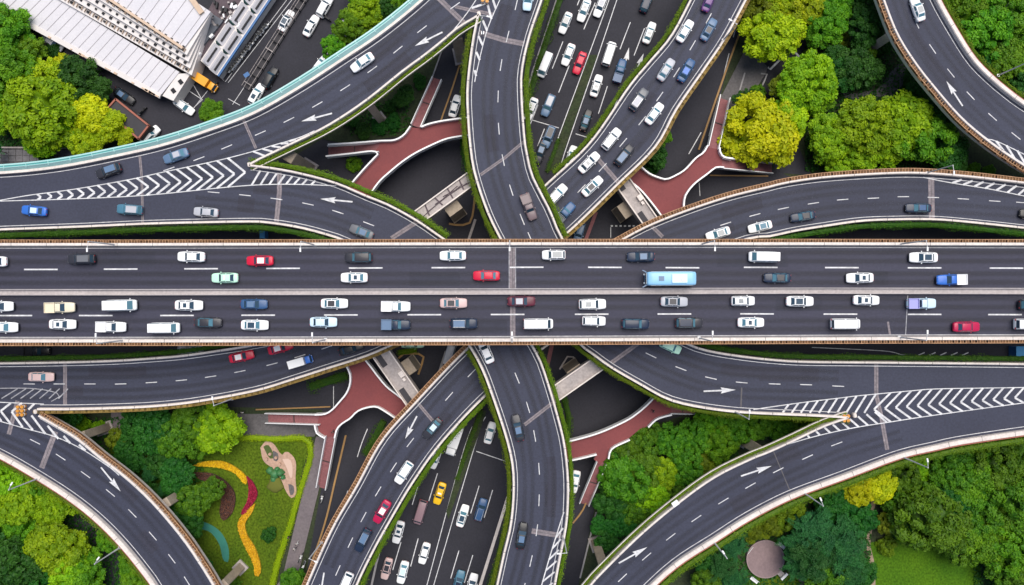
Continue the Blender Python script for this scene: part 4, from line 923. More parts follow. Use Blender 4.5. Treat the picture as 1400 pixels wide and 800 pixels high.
# blue booths on the ground road
for px, py, lab, sz in ((1384, 481, 'small blue booth on the ground road below the main deck, right edge', (1.5, 2.3)), (364, 321, 'small blue booth on the ground road above the main deck', (0.8, 1.6))):
    c = P(px, py, 0); t = thing('booth', c, lab, 'booth')
    mb = MB(); mb.box((0, 0, 1.05), (sz[0], sz[1], 2.1)); obj('wall', mb.mesh('wall', blue_d), t)
    mb = MB(); mb.box((0, 0, 2.18), (sz[0] + .2, sz[1] + .2, .14)); obj('roof', mb.mesh('roof', blue_m), t)
    mb = MB(); mb.box((0, -sz[1] / 2 - .02, .95), (sz[0] * .55, .04, 1.8)); obj('door', mb.mesh('door', white_m), t)
# sign boards by the ramps
for px, py, z, ang, lab in ((920, 684, ZM, 35, 'white round-cornered sign board on the ramp edge below the forest'),):
    c = P(px, py, z); t = thing('sign_board', c, lab, 'sign', R(ang)); mb = MB(); mb.box((0, 0, 1.9), (1.2, .9, .12)); obj('panel', mb.mesh('panel', white_m), t); mb = MB(); mb.cyl((0, 0, 0), (0, 0, 1.9), .06); obj('post', mb.mesh('post', steel), t)

# ================================================================== VEGETATION
leafmat('leaf yellow', (0.34, 0.45, 0.004), (0.70, 0.72, 0.006), 0.35)
leafmat('leaf bright', (0.125, 0.300, 0.004), (0.33, 0.54, 0.006), 0.35)
leafmat('leaf lime', (0.220, 0.370, 0.004), (0.50, 0.62, 0.006), 0.35)
leafmat('leaf mid', (0.050, 0.180, 0.004), (0.165, 0.370, 0.008), 0.3)
leafmat('leaf forest', (0.030, 0.115, 0.004), (0.115, 0.265, 0.008), 0.3)
leafmat('leaf dark', (0.010, 0.075, 0.008), (0.040, 0.160, 0.014), 0.3)
leafmat('leaf teal', (0.006, 0.068, 0.017), (0.032, 0.155, 0.028), 0.3)
leafmat('leaf olive', (0.085, 0.145, 0.004), (0.20, 0.28, 0.006), 0.3)
leafmat('leaf hedge', (0.070, 0.140, 0.005), (0.19, 0.27, 0.006), 0.3)
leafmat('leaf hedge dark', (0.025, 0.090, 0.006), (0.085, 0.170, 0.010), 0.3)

def quads_mesh(name, c, n, size, tint, aspect, rng, m, extra=None):
    """many small leaf faces: centres c, normals n"""
    k = len(c); n = n / np.linalg.norm(n, axis=1, keepdims=True)
    r = rng.normal(size=(k, 3)); u = np.cross(n, r); u /= np.linalg.norm(u, axis=1, keepdims=True); v = np.cross(n, u)
    su = (size * aspect)[:, None]; sv = size[:, None]
    bend = n * (sv * 0.25)
    P4 = np.stack([c - v * sv, c + u * su + bend * 0, c + v * sv - bend, c - u * su], axis=1).reshape(-1, 3)
    F = np.arange(4 * k).reshape(-1, 4); T = np.repeat(tint, 4)
    verts = P4; faces = [tuple(f) for f in F]
    if extra is not None:
        ev, ef = extra; faces += [tuple(len(verts) + i for i in f) for f in ef]; T = np.concatenate([T, np.full(len(ev), 0.12)]); verts = np.concatenate([verts, ev])
    me = bpy.data.meshes.new(name); me.from_pydata(verts.tolist(), [], faces); me.materials.append(m)
    A = me.attributes.new('tint', 'FLOAT', 'POINT'); A.data.foreach_set('value', np.clip(T, 0, 1).astype(np.float32)); me.update()
    return me
def ico(rad, seed, amp=0.15, sub=3):
    bm = bmesh.new(); bmesh.ops.create_icosphere(bm, subdivisions=sub, radius=1); rng = np.random.default_rng(seed)
    k = rng.normal(size=(5, 3)) * 2.0; ph = rng.uniform(0, 6, 5)
    vs = []
    for v in bm.verts:
        p = np.array(v.co); vs.append(p * rad * (1 + amp * sum(math.sin(k[i] @ p + ph[i]) for i in range(5)) / 2))
    fs = [tuple(q.index for q in f.verts) for f in bm.faces]; bm.free(); return np.array(vs), fs
def crown(seed, m, n_cl=60, per=150, leaf=0.056, clr=(0.15, 0.27), flat_=0.75, lumpy=0.22, aspect=0.6):
    """crown of unit radius: clumps of leaves scattered over an uneven dome"""
    rng = np.random.default_rng(seed); C = []; NN = []; T = []; SZ = []
    kx = rng.normal(size=(4, 3)) * 1.6; ph = rng.uniform(0, 6, 4)
    pts = []
    while len(pts) < n_cl:
        d = rng.normal(size=3); d /= np.linalg.norm(d)
        if d[2] < -0.35: continue
        rr = rng.uniform(0.66, 0.86) * (1 + lumpy * math.sin(kx[0] @ d + ph[0]) * 0.8 + lumpy * 0.5 * math.sin(2 * kx[1] @ d + ph[1]))
        p = d * rr; p[2] *= flat_
        if all(np.linalg.norm(p - q) > 0.17 for q in pts) or rng.random() < 0.02: pts.append(p)
    for p in pts:
        cr = rng.uniform(*clr); k = int(per * (cr / 0.24) ** 2)
        d = rng.normal(size=(k, 3)); d /= np.linalg.norm(d, axis=1, keepdims=True); d[:, 2] = np.where(d[:, 2] < -0.3, -d[:, 2], d[:, 2])
        r = cr * rng.uniform(0.62, 1.08, size=k) ** 0.8
        C.append(p + d * r[:, None] * np.array([1, 1, 0.85])); NN.append(d + rng.normal(size=(k, 3)) * 0.42 + np.array([0, 0, 0.25])); T.append(np.clip(rng.uniform(0.15, 0.85) + rng.normal(size=k) * 0.16, 0, 1)); SZ.append(rng.uniform(0.7, 1.35, k) * leaf)
    ev, ef = ico(0.52, seed + 9); ev[:, 2] *= flat_
    # a few solid cores inside the clumps keep the crown from being see-through
    vs = [ev]; fs = list(ef); off = len(ev)
    for p in pts:
        a, b = ico(0.15, int(abs(p[0]) * 1000), 0.1, 1); vs.append(a + p * 0.97); fs += [tuple(off + i for i in f) for f in b]; off += len(a)
    return quads_mesh('crown', np.concatenate(C), np.concatenate(NN), np.concatenate(SZ), np.concatenate(T), aspect, rng, m, (np.concatenate(vs), fs))
def feather(seed, m, n_fr=70):
    """crown of long feathery fronds"""
    rng = np.random.default_rng(seed); C = []; NN = []; T = []; SZ = []
    for i in range(n_fr):
        a = rng.uniform(0, 2 * math.pi); r0 = rng.uniform(0.0, 0.62); base = np.array([r0 * math.cos(a * 3.3 + i), r0 * math.sin(a * 3.3 + i), rng.uniform(0.1, 0.55)])
        L = rng.uniform(0.28, 0.5); t = rng.uniform(0.2, 0.85)
        for s in np.linspace(0.05, 1, 13):
            q = base + np.array([math.cos(a), math.sin(a), 0.35 - 0.8 * s]) * L * s * 1.0
            for e in (-1, 1):
                side = np.array([-math.sin(a), math.cos(a), 0]) * e
                for w_ in (0.25, 0.6, 0.95):
                    C.append(q + side * 0.13 * w_ * (1 - 0.6 * s) + np.array([math.cos(a), math.sin(a), 0]) * 0.08 * w_); NN.append(np.array([0, 0, 1]) + rng.normal(size=3) * 0.45); T.append(t + rng.normal() * 0.12); SZ.append(rng.uniform(0.022, 0.042))
    ev, ef = ico(0.55, seed); ev[:, 2] *= 0.35
    return quads_mesh('crown', np.array(C), np.array(NN), np.array(SZ), np.array(T), 0.5, rng, m, (ev, ef))
def trunk_mesh(seed):
    rng = random.Random(seed); mb = MB(); mb.cyl((0, 0, 0), (0.02, 0, 0.62), 0.055, 0.038, 8); mb.cyl((0.02, 0, 0.6), (0.0, 0.03, 1.1), 0.038, 0.02, 7)
    for k in range(6):
        a = k * 1.05 + rng.random(); z = 0.5 + 0.07 * k; mb.cyl((0.01, 0, z), (0.5 * math.cos(a), 0.5 * math.sin(a), z + 0.35), 0.022, 0.008, 6)
    return mb.mesh('trunk', trunk_m)
TRUNKS = [trunk_mesh(i) for i in range(3)]
CROWNS = {}
def crowns_for(k):
    if k not in CROWNS:
        m = MATS['leaf ' + k]
        if k == 'teal': CROWNS[k] = [feather(101 + i, m) for i in range(3)]
        elif k == 'yellow': CROWNS[k] = [crown(31 + i, m, 62, 170, 0.050, (0.14, 0.27)) for i in range(2)]
        elif k == 'mid': CROWNS[k] = [crown(51 + i, m, 66, 150, 0.050, (0.13, 0.24)) for i in range(4)]
        elif k == 'bright': CROWNS[k] = [crown(71 + i, m, 64, 160, 0.050, (0.14, 0.25)) for i in range(3)]
        else: CROWNS[k] = [crown(91 + i + len(k) * 7, m, 60, 140, 0.054, (0.14, 0.25)) for i in range(2)]
    return CROWNS[k]
ADJ = dict(forest='deep green', yellow='bright yellow', bright='bright green', lime='yellow green', mid='mid green', dark='dark green', teal='bluish green feathery', olive='olive green')
TREES = [  # px, py, radius px at the ground scale, colour, place
 *[(x, y, r, c, 'in the upper left grove') for x, y, r, c in ((14, 48, 34, 'mid'), (40, 75, 24, 'mid'), (18, 98, 36, 'mid'), (58, 150, 46, 'bright'), (66, 112, 28, 'lime'), (88, 92, 18, 'yellow'), (28, 150, 24, 'yellow'), (122, 158, 30, 'yellow'), (148, 172, 24, 'lime'),
   (110, 108, 26, 'dark'), (135, 125, 20, 'dark'), (2, 160, 24, 'bright'), (62, 190, 26, 'bright'), (92, 180, 20, 'bright'), (74, 68, 11, 'dark'), (-6, 205, 14, 'teal'), (62, 211, 10, 'dark'), (112, 196, 20, 'lime'), (172, 187, 14, 'lime'), (130, 190, 18, 'lime'), (-8, 30, 28, 'mid'), (-10, 110, 28, 'mid'))],
 *[(x, y, r, c, 'beyond the teal barrier') for x, y, r, c in ((289, 153, 17, 'mid'), (502, 14, 22, 'bright'), (478, 38, 20, 'mid'), (528, 6, 20, 'dark'), (456, 66, 15, 'mid'), (490, -8, 20, 'mid'), (545, -12, 22, 'mid'))],
 *[(x, y, r, c, 'beside the upper left footbridge') for x, y, r, c in ((552, 133, 15, 'dark'), (518, 172, 12, 'dark'), (536, 168, 11, 'dark'), (497, 180, 12, 'dark'), (574, 112, 11, 'dark'), (484, 226, 10, 'mid'), (535, 146, 9, 'dark'), (480, 164, 12, 'dark'))],
 *[(x, y, r, c, 'in the upper right wood') for x, y, r, c in ((1052, 48, 36, 'lime'), (1036, 20, 24, 'olive'), (1072, 40, 26, 'lime'), (1092, 14, 28, 'lime'), (1060, 2, 24, 'lime'), (1128, 32, 26, 'mid'), (1114, 50, 16, 'mid'), (1144, 10, 22, 'mid'), (1105, 112, 36, 'bright'), (1090, 128, 24, 'bright'), (1066, 118, 14, 'olive'),
   (1046, 183, 46, 'yellow'), (1024, 190, 22, 'lime'), (1076, 172, 26, 'lime'), (1134, 190, 32, 'bright'), (1182, 172, 38, 'bright'), (1206, 156, 14, 'bright'), (1230, 172, 44, 'bright'), (1262, 190, 36, 'mid'), (1296, 205, 28, 'dark'), (1146, 226, 18, 'bright'), (1180, 212, 24, 'bright'), (1212, 206, 24, 'bright'), (1186, 38, 24, 'dark'), (1150, 56, 12, 'olive'), (1172, 92, 26, 'dark'), (1108, 74, 9, 'olive'), (1182, 80, 15, 'mid'), (1150, 100, 24, 'dark'), (1142, 78, 18, 'dark'), 
   (1256, 124, 15, 'dark'), (1272, 158, 26, 'dark'), (1206, 64, 12, 'dark'), (1020, 140, 16, 'dark'), (1034, 128, 11, 'mid'), (1330, 233, 10, 'mid'), (1352, 234, 9, 'mid'), (1176, 8, 20, 'dark'), (1244, 110, 12, 'dark'), (1120, 138, 16, 'mid'), (1310, 222, 14, 'dark'))],
 *[(x, y, r, c, 'beside the upper right footbridge') for x, y, r, c in ((898, 212, 15, 'dark'), (906, 186, 13, 'mid'), (890, 228, 10, 'dark'))],
 *[(x, y, r, c, 'outside the upper right ramp') for x, y, r, c in ((1322, 14, 28, 'mid'), (1350, 42, 32, 'mid'), (1386, 20, 30, 'mid'), (1372, 78, 28, 'mid'), (1348, 84, 20, 'dark'), (1400, 108, 20, 'dark'), (1302, -10, 26, 'mid'), (1414, 60, 24, 'mid'), (1352, -8, 26, 'mid'))],
 *[(x, y, r, c, 'in the lower left corner') for x, y, r, c in ((14, 655, 24, 'bright'), (26, 690, 30, 'bright'), (44, 664, 18, 'bright'), (75, 692, 26, 'bright'), (58, 672, 18, 'mid'), (76, 748, 38, 'bright'), (92, 778, 30, 'bright'), (20, 770, 40, 'dark'), (28, 722, 22, 'mid'), (118, 780, 26, 'mid'), (148, 738, 15, 'mid'), (182, 772, 20, 'mid'), (190, 795, 20, 'mid'), (-4, 700, 24, 'mid'), (-8, 748, 26, 'dark'), (60, 800, 28, 'dark'), (2, 802, 20, 'dark'), (132, 806, 16, 'mid'))],
 *[(x, y, r, c, 'in the park by the lawn') for x, y, r, c in ((212, 588, 32, 'dark'), (236, 600, 26, 'forest'), (260, 578, 26, 'forest'), (296, 588, 32, 'bright'), (270, 604, 18, 'forest'), (190, 580, 22, 'dark'), (112, 578, 12, 'bright'), (134, 584, 10, 'bright'), (98, 568, 14, 'dark'), (186, 630, 14, 'dark'), (207, 648, 15, 'teal'), (242, 650, 24, 'dark'), (222, 632, 18, 'dark'), (264, 686, 22, 'forest'), (250, 698, 22, 'dark'), (232, 668, 18, 'teal'), (290, 668, 16, 'forest'), (262, 712, 18, 'dark'), (170, 618, 16, 'dark'), (200, 670, 14, 'dark'), (367, 730, 10, 'dark'), (398, 792, 16, 'forest'), (240, 745, 14, 'dark'), (255, 780, 16, 'dark'), (318, 800, 10, 'forest'), (160, 600, 14, 'olive'), (280, 780, 14, 'dark'))],
 *[(x, y, r, c, 'in the forest above the round plaza') for x, y, r, c in ((852, 622, 24, 'forest'), (874, 606, 20, 'forest'), (890, 598, 24, 'forest'), (848, 655, 32, 'forest'), (838, 644, 20, 'forest'), (880, 640, 24, 'forest'), (914, 602, 24, 'forest'), (906, 650, 24, 'bright'), (888, 680, 26, 'bright'), (862, 690, 26, 'forest'), (838, 690, 22, 'dark'), (850, 716, 22, 'dark'), (936, 636, 24, 'forest'), (946, 598, 26, 'forest'), (984, 606, 24, 'mid'), (976, 578, 24, 'mid'), (962, 640, 20, 'olive'), (1008, 584, 24, 'forest'), (1036, 582, 22, 'forest'), (1062, 578, 20, 'forest'), (830, 738, 16, 'dark'), (926, 668, 14, 'forest'), (1092, 578, 18, 'mid'), (1116, 576, 16, 'forest'), (1000, 566, 16, 'mid'), (830, 664, 16, 'dark'), (1078, 592, 14, 'dark'), (818, 718, 14, 'dark'))],
 *[(x, y, r, c, 'in the lower right park') for x, y, r, c in ((1172, 660, 24, 'yellow'), (1200, 662, 24, 'yellow'), (1190, 650, 20, 'mid'), (1238, 656, 22, 'forest'), (1258, 644, 16, 'bright'), (1076, 702, 22, 'olive'), (1054, 716, 18, 'olive'), (1030, 724, 16, 'olive'), (1018, 724, 12, 'dark'), (1108, 718, 34, 'teal'), (1148, 742, 38, 'teal'), (1112, 760, 36, 'teal'), (1158, 778, 30, 'teal'), (1126, 786, 28, 'forest'), (1092, 744, 26, 'teal'), (1090, 772, 24, 'teal'), (1170, 708, 22, 'dark'), (1136, 690, 24, 'dark'), (1000, 745, 22, 'teal'), (984, 772, 24, 'teal'), (1002, 792, 22, 'teal'), (968, 792, 18, 'forest'), (1012, 726, 16, 'teal'), (962, 762, 16, 'dark'), (1180, 785, 18, 'dark'),
   (1300, 640, 26, 'forest'), (1328, 658, 30, 'mid'), (1348, 676, 26, 'forest'), (1272, 706, 40, 'forest'), (1262, 682, 24, 'forest'), (1294, 726, 30, 'forest'), (1304, 690, 24, 'dark'), (1366, 640, 32, 'forest'), (1392, 618, 26, 'forest'), (1330, 625, 20, 'forest'), (1390, 690, 36, 'forest'), (1362, 716, 28, 'mid'), (1330, 712, 24, 'forest'), (1340, 742, 30, 'mid'), (1312, 744, 22, 'forest'), (1378, 752, 34, 'mid'), (1400, 790, 26, 'forest'), (1366, 776, 22, 'forest'), (1226, 690, 18, 'forest'), (1214, 716, 14, 'olive'), (1236, 724, 14, 'dark'), (1212, 746, 12, 'olive'), (1374, 798, 18, 'dark'), (1416, 650, 24, 'forest'), (1420, 730, 24, 'forest'), (1128, 668, 16, 'forest'))]]
ntree = 0
BARE = {}
TL = []
for i, (x, y, r, c, place) in enumerate(TREES):
    rng = random.Random(i * 7 + 1); R_ = r * S(0) * (0.92 if 'forest' in place else 1.0)
    small = r < 13
    hz = R_ * (0.9 if small else 1.0) ; top_c = (0.35 * R_ if small else min(2.0 + R_ * 0.55, 5.2)) * rng.uniform(0.92, 1.1)   # height of the crown's centre
    s = S(top_c)
    base = Vector(((x - 700) * s, (400 - y) * s, 0))
    size = 'small' if r < 15 else ('large' if r >= 34 else 'middle sized')
    kind = 'shrub' if small else ('palm_tree' if c == 'teal' else 'broadleaf_tree')
    TL.append([x, y, size, ADJ[c], 'shrub' if small else 'tree', place, kind, c, base, R_, top_c, small, rng])
# labels: look first, then the nearest neighbour told apart, then the place in its row
def ordinals(keys, items, xs):
    """append a place word where several share one description"""
    from collections import defaultdict
    g = defaultdict(list)
    for k, it, x in zip(keys, items, xs): g[k].append((x, it))
    out = {}
    W = ['', 'second', 'third', 'fourth', 'fifth', 'sixth', 'seventh', 'eighth', 'ninth', 'tenth', 'eleventh', 'twelfth', 'thirteenth', 'fourteenth', 'fifteenth', 'sixteenth']
    for k, L in g.items():
        L.sort(key=lambda t: t[0]); n = len(L)
        for j, (x, it) in enumerate(L):
            if n == 1: out[it] = ''
            elif j == 0: out[it] = 'leftmost such'
            elif j == n - 1: out[it] = 'rightmost such'
            elif j <= n // 2: out[it] = W[j] + ' such from left'
            else: out[it] = W[n - 1 - j] + ' such from right'
    return out
keys = [(t[2], t[3], t[4], t[5]) for t in TL]
OD = ordinals(keys, list(range(len(TL))), [t[0] for t in TL])
for i, (x, y, size, adj, word, place, kind, c, base, R_, top_c, small, rng) in enumerate(TL):
    lab = f'{size} {adj} {word} {place}' + (', ' + OD[i] if OD[i] else '')
    t = thing(kind, base, lab, word, rng.uniform(0, 6.28), f'{adj} {word}s {place}')
    cm = crowns_for(c)[rng.randrange(len(crowns_for(c)))]
    o = obj('crown', cm, t, (0, 0, top_c), 0); o.scale = (R_ * 1.08, R_ * 1.08 * rng.uniform(.92, 1.08), R_ * 0.85)
    o.rotation_euler = (rng.uniform(-.12, .12), rng.uniform(-.12, .12), 0)
    o = obj('trunk', TRUNKS[i % 3], t); o.scale = (max(R_ * .8, .5), max(R_ * .8, .5), max(top_c, .3))

# ------------------------------------------------------------------ hedges hanging from the ramp edges
def hedge(pts, o0, o1, z0, h, label, m, seed=0, dens=46, lumps=0.55, name='hedge', leaf=0.11, cat='hedge', group='planter hedges along the ramp edges'):
    rng = np.random.default_rng(seed); q = resample(pts, 0.6); nr = normals(q); C = []; NN = []; T = []; SZ = []
    ws = (o0 + o1) / 2; hw = (o1 - o0) / 2; ph = rng.uniform(0, 6, 4)
    prof = []
    for i, (p, n) in enumerate(zip(q, nr)):
        s = i * 0.6; k = 1 + lumps * (0.5 * math.sin(s * 0.55 + ph[0]) + 0.35 * math.sin(s * 1.3 + ph[1]) + 0.3 * rng.normal() * 0.6)
        k = max(0.35, k); prof.append(k)
        kk = int(dens * 0.6 * (o1 - o0)); tl = rng.uniform(0.1, 0.9)
        a = rng.uniform(0, math.pi, kk); rr = rng.uniform(.8, 1.08, kk)
        off = ws + np.cos(a) * hw * k * rr; dz = z0 + np.sin(a) * h * k * rr; al = rng.uniform(-.35, .35, kk)
        C.append(np.stack([p.x - n.x * off + n.y * al, p.y - n.y * off - n.x * al, p.z + dz], 1))
        NN.append(np.stack([-n.x * np.cos(a), -n.y * np.cos(a), np.sin(a) + .2], 1) + rng.normal(size=(kk, 3)) * .4); T.append(np.clip(tl * .5 + rng.uniform(0, .6, kk), 0, 1)); SZ.append(rng.uniform(.7, 1.3, kk) * leaf)
    mb = MB(); mb.sweep(resample(pts, 2.0), [(ws - hw * .7, z0 - .5), (ws - hw * .6, z0 + h * .35), (ws, z0 + h * .55), (ws + hw * .6, z0 + h * .35), (ws + hw * .7, z0 - .5)])
    me = quads_mesh(name, np.concatenate(C), np.concatenate(NN), np.concatenate(SZ), np.concatenate(T), .6, rng, m, (np.array([tuple(v) for v in mb.v]), mb.f))
    return obj(name, me, None, None, 0, label, cat, group)
def sub(key, pa, pb):
    """piece of an edge between the points nearest two photo points"""
    e = EDGES[key]; z = e[0].z
    ia = min(range(len(e)), key=lambda i: (e[i] - P(*pa, z)).length); ib = min(range(len(e)), key=lambda i: (e[i] - P(*pb, z)).length)
    return e[min(ia, ib):max(ia, ib) + 1]
LH, LHD, LHY = MATS['leaf hedge'], MATS['leaf hedge dark'], MATS['leaf olive']
HG = [
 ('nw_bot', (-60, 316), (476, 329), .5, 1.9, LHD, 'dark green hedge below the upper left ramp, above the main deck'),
 ('nw_bot', (644, 474), (690, 850), .5, 1.6, LH, 'green hedge on the left edge of the lower curved ramp'),
 ('s_right', (752, 850), (725, 474), .5, 1.5, LH, 'green hedge on the right edge of the lower curved ramp'),
 ('s_right', (602, 326), (345, 229), .5, 1.75, LH, 'green hedge along the upper left inner ramp beside the footbridge'),
 ('nw_mid', (343, 224), (655, 22), .5, 1.35, LHY, 'thin yellow green hedge along the inner edge of the upper left ramp'),
 ('n_left', (656, 40), (686, 326), .5, 1.7, LH, 'green hedge on the left edge of the upper curved ramp'),
 ('n_left', (795, 470), (1157, 568), .5, 1.5, LH, 'green hedge on the lower edge of the right ramp beside the forest'),
 ('se_mid', (1157, 572), (790, 825), .5, 1.3, LHY, 'thin yellow green hedge between the forest and the lower right ramp'),
 ('se_bot', (870, 815), (1460, 580), 1.3, 2.7, LH, 'green hedge outside the white parapet of the lower right ramp'),
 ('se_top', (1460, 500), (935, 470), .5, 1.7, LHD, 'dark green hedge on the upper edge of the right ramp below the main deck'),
 ('se_top', (765, 325), (752, -45), .5, 1.8, LH, 'green hedge on the right edge of the upper curved ramp'),
 ('ne_left', (968, -45), (760, 245), .5, 1.6, LH, 'green hedge on the left edge of the upper diagonal ramp'),
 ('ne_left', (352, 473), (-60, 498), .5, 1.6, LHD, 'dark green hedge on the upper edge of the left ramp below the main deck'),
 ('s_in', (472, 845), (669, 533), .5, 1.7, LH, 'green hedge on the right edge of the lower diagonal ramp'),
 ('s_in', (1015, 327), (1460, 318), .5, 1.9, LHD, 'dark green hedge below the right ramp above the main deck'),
 ('ne_far', (1460, 185), (1258, -45), 1.3, 2.2, LHY, 'narrow green hedge outside the upper right ramp'),
 ('sw_bot', (-60, 590), (245, 845), 1.3, 2.0, LHY, 'narrow green hedge outside the lower left ramp')]
for i, (k, a, b, o0, o1, m, lab) in enumerate(HG): hedge(sub(k, a, b), o0, o1, -0.1, 0.85, lab, m, i)
# golden growth on the brown planter rails
for i, (k, a, b, lab) in enumerate((('w_bot', (55, 557), (535, 470), 'dry golden plants in the rail planters of the left ramp'), ('w_bot', (769, 322), (1040, -45), 'dry golden plants in the rail planters of the upper diagonal ramp'), ('e_top', (640, 478), (405, 845), 'dry golden plants in the rail planters of the lower diagonal ramp'))):
    pass
# park hedge around the lawn and ground hedges
hz = 0.0
hedge(smooth(PL([(292, 602), (340, 598), (380, 600), (412, 598), (424, 603), (425, 625), (416, 655), (405, 690), (397, 720), (388, 745), (380, 770), (373, 800), (370, 830)], 0), 1.5), -0.75, 0.75, 0.2, .8, 'trimmed bright green hedge bordering the lawn along the pavement', MATS['leaf lime'], 77, 70, .12, leaf=.08, group='ground hedges')
hedge(PL([(770, -20), (735, 85), (722, 130), (716, 160)], 0), -1.2, .6, .1, .9, 'green ground hedge beside the top ground road', LHD, 78, 40, group='ground hedges')
hedge(PL([(764, 190), (748, 235)], 0), -.5, .5, .2, .5, 'low green median planting of the top ground road', LHD, 79, 40, group='ground hedges')
hedge(PL([(658, 562), (640, 610), (625, 655)], 0), -.6, .6, .2, .5, 'low green median planting of the bottom ground road', LHD, 80, 40, group='ground hedges')
hedge(PL([(706, 660), (690, 730), (668, 810)], 0), -.6, .7, .2, .8, 'green ground hedge right of the bottom ground road', LHD, 81, 40, group='ground hedges')
hedge(PL([(525, 575), (512, 600), (500, 620)], 0), -1, 1, .2, .8, 'green ground hedge between the side road and lower diagonal ramp', LHD, 82, 40, group='ground hedges')
hedge(PL([(425, 530), (450, 522), (475, 514)], 0), -1.4, 1.0, .2, .9, 'green ground planting beside the lower left footbridge', LHD, 83, 40, group='ground hedges')
hedge(PL([(632, 190), (636, 215), (640, 235)], 0), -.8, .8, .4, 1.2, 'green ground hedge beneath the upper curved ramp', LHD, 84, 40, group='ground hedges')
hedge(PL([(775, 605), (778, 570), (770, 540)], 0), -.8, .8, .4, 1.2, 'green ground hedge beneath the lower curved ramp', LHD, 85, 40, group='ground hedges')
hedge(PL([(570, 478), (546, 482)], 0), -.8, .8, .4, 1.4, 'small bright hedge below the main deck beside the pier', LH, 86, 40, group='ground hedges')
# undergrowth under the woods (uncountable)
def scatter(label, areas, m, seed, name='ground_cover', n=5000, size=.22, hh=.6):
    rng = np.random.default_rng(seed); C = []; tot = sum(abs(a[2] - a[0]) * abs(a[3] - a[1]) for a in areas)
    for x0, y0, x1, y1 in areas:
        k = int(n * abs(x1 - x0) * abs(y1 - y0) / tot); px = rng.uniform(x0, x1, k); py = rng.uniform(y0, y1, k); s = S(0)
        C.append(np.stack([(px - 700) * s, (400 - py) * s, rng.uniform(.05, hh, k)], 1))
    C = np.concatenate(C); k = len(C)
    me = quads_mesh(name, C, rng.normal(size=(k, 3)) * .5 + np.array([0, 0, 1]), rng.uniform(.6, 1.4, k) * size, rng.uniform(0, 1, k), .6, rng, m)
    return obj(name, me, None, None, 0, label, 'ground cover', None, 'stuff')
scatter('dark low undergrowth beneath the trees around the interchange', [(-20, 60, 60, 200), (60, 95, 140, 200), (1100, 60, 1300, 235), (1290, -20, 1420, 110), (-10, 640, 190, 820), (95, 570, 280, 700), (830, 590, 1010, 740), (960, 560, 1110, 600), (950, 690, 1190, 800), (1210, 620, 1420, 740), (1330, 740, 1420, 820), (480, 140, 560, 185)], MATS['leaf dark'], 5, n=52000, size=.26, hh=.45)

# blossoms on the flower beds: one textured part of each bed
def blossoms(parent, n, m, seed, size=0.10):
    pts = [v.co.copy() for v in parent.data.vertices]; xs = [p.x for p in pts]; ys = [p.y for p in pts]; z = max(p.z for p in pts)
    tris = [[parent.data.vertices[i].co for i in f.vertices] for f in parent.data.polygons if len(f.vertices) == 3 and f.normal.z > .5]
    if not tris: return
    rng = np.random.default_rng(seed); ar = np.array([((b - a).cross(c - a)).length for a, b, c in tris]); ix = rng.choice(len(tris), n, p=ar / ar.sum()); C = []
    for i in ix:
        a, b, c = tris[i]; u, v = rng.random(2)
        if u + v > 1: u, v = 1 - u, 1 - v
        q = a + (b - a) * u + (c - a) * v; C.append((q.x, q.y, z + rng.uniform(.02, .22)))
    C = np.array(C); me = quads_mesh('blossoms', C, rng.normal(size=(n, 3)) * .5 + np.array([0, 0, 1]), rng.uniform(.6, 1.4, n) * size, rng.uniform(0, 1, n), .8, rng, m)
    obj('blossoms', me, parent)
leafmat('petal yellow', (0.50, 0.25, 0.004), (0.85, 0.55, 0.01), .15); leafmat('petal magenta', (0.16, 0.006, 0.03), (0.42, 0.02, 0.09), .15); leafmat('petal purple', (0.020, 0.012, 0.014), (0.16, 0.05, 0.03), .15)
for i, o in enumerate([o for o in COL.objects if o.name.startswith('flower_bed')]):
    nm = o.data.materials[0].name; blossoms(o, 1400, MATS['petal yellow'] if 'yellow' in nm else MATS['petal magenta'] if 'magenta' in nm else MATS['petal purple'], i)

# ================================================================== VEHICLES
def bake(mb_or_bm, name, mats, levels=1, bevel=0.0, smooth_=True):
    bm = mb_or_bm
    bmesh.ops.remove_doubles(bm, verts=bm.verts, dist=1e-5); bmesh.ops.recalc_face_normals(bm, faces=bm.faces)
    me = bpy.data.meshes.new(name); bm.to_mesh(me); bm.free()
    for m in mats: me.materials.append(m)
    if levels or bevel:
        o = bpy.data.objects.new('bake', me); COL.objects.link(o)
        if bevel: md_ = o.modifiers.new('b', 'BEVEL'); md_.width = bevel; md_.segments = 2; md_.limit_method = 'ANGLE'
        if levels: md_ = o.modifiers.new('s', 'SUBSURF'); md_.levels = levels; md_.render_levels = levels
        dg = bpy.context.evaluated_depsgraph_get(); me2 = bpy.data.meshes.new_from_object(o.evaluated_get(dg)); me2.name = name
        bpy.data.objects.remove(o); bpy.data.meshes.remove(me); me = me2
    if smooth_: me.polygons.foreach_set('use_smooth', [True] * len(me.polygons))
    return me
def loft(stations, prof):
    """stations: (x, half width, z low, z high); prof: list of (y fraction, z fraction) for one half, low to high"""
    bm = bmesh.new(); rings = []
    ring = [(y, z) for y, z in prof] + [(-y, z) for y, z in reversed(prof) if y > 1e-6]
    for x, w_, zl, zh_ in stations: rings.append([bm.verts.new((x, y * w_, zl + z * (zh_ - zl))) for y, z in ring])
    n = len(ring)
    for a, b in zip(rings, rings[1:]):
        for j in range(n): bm.faces.new((a[j], a[(j + 1) % n], b[(j + 1) % n], b[j]))
    bm.faces.new(rings[0][::-1]); bm.faces.new(rings[-1]); return bm
BODY_PROF = [(0.86, 0.0), (0.985, 0.22), (1.0, 0.55), (0.95, 0.84), (0.80, 0.97), (0.4, 1.03)]
PROTO = {}
def lerp3(a, b, t): return a + (b - a) * t
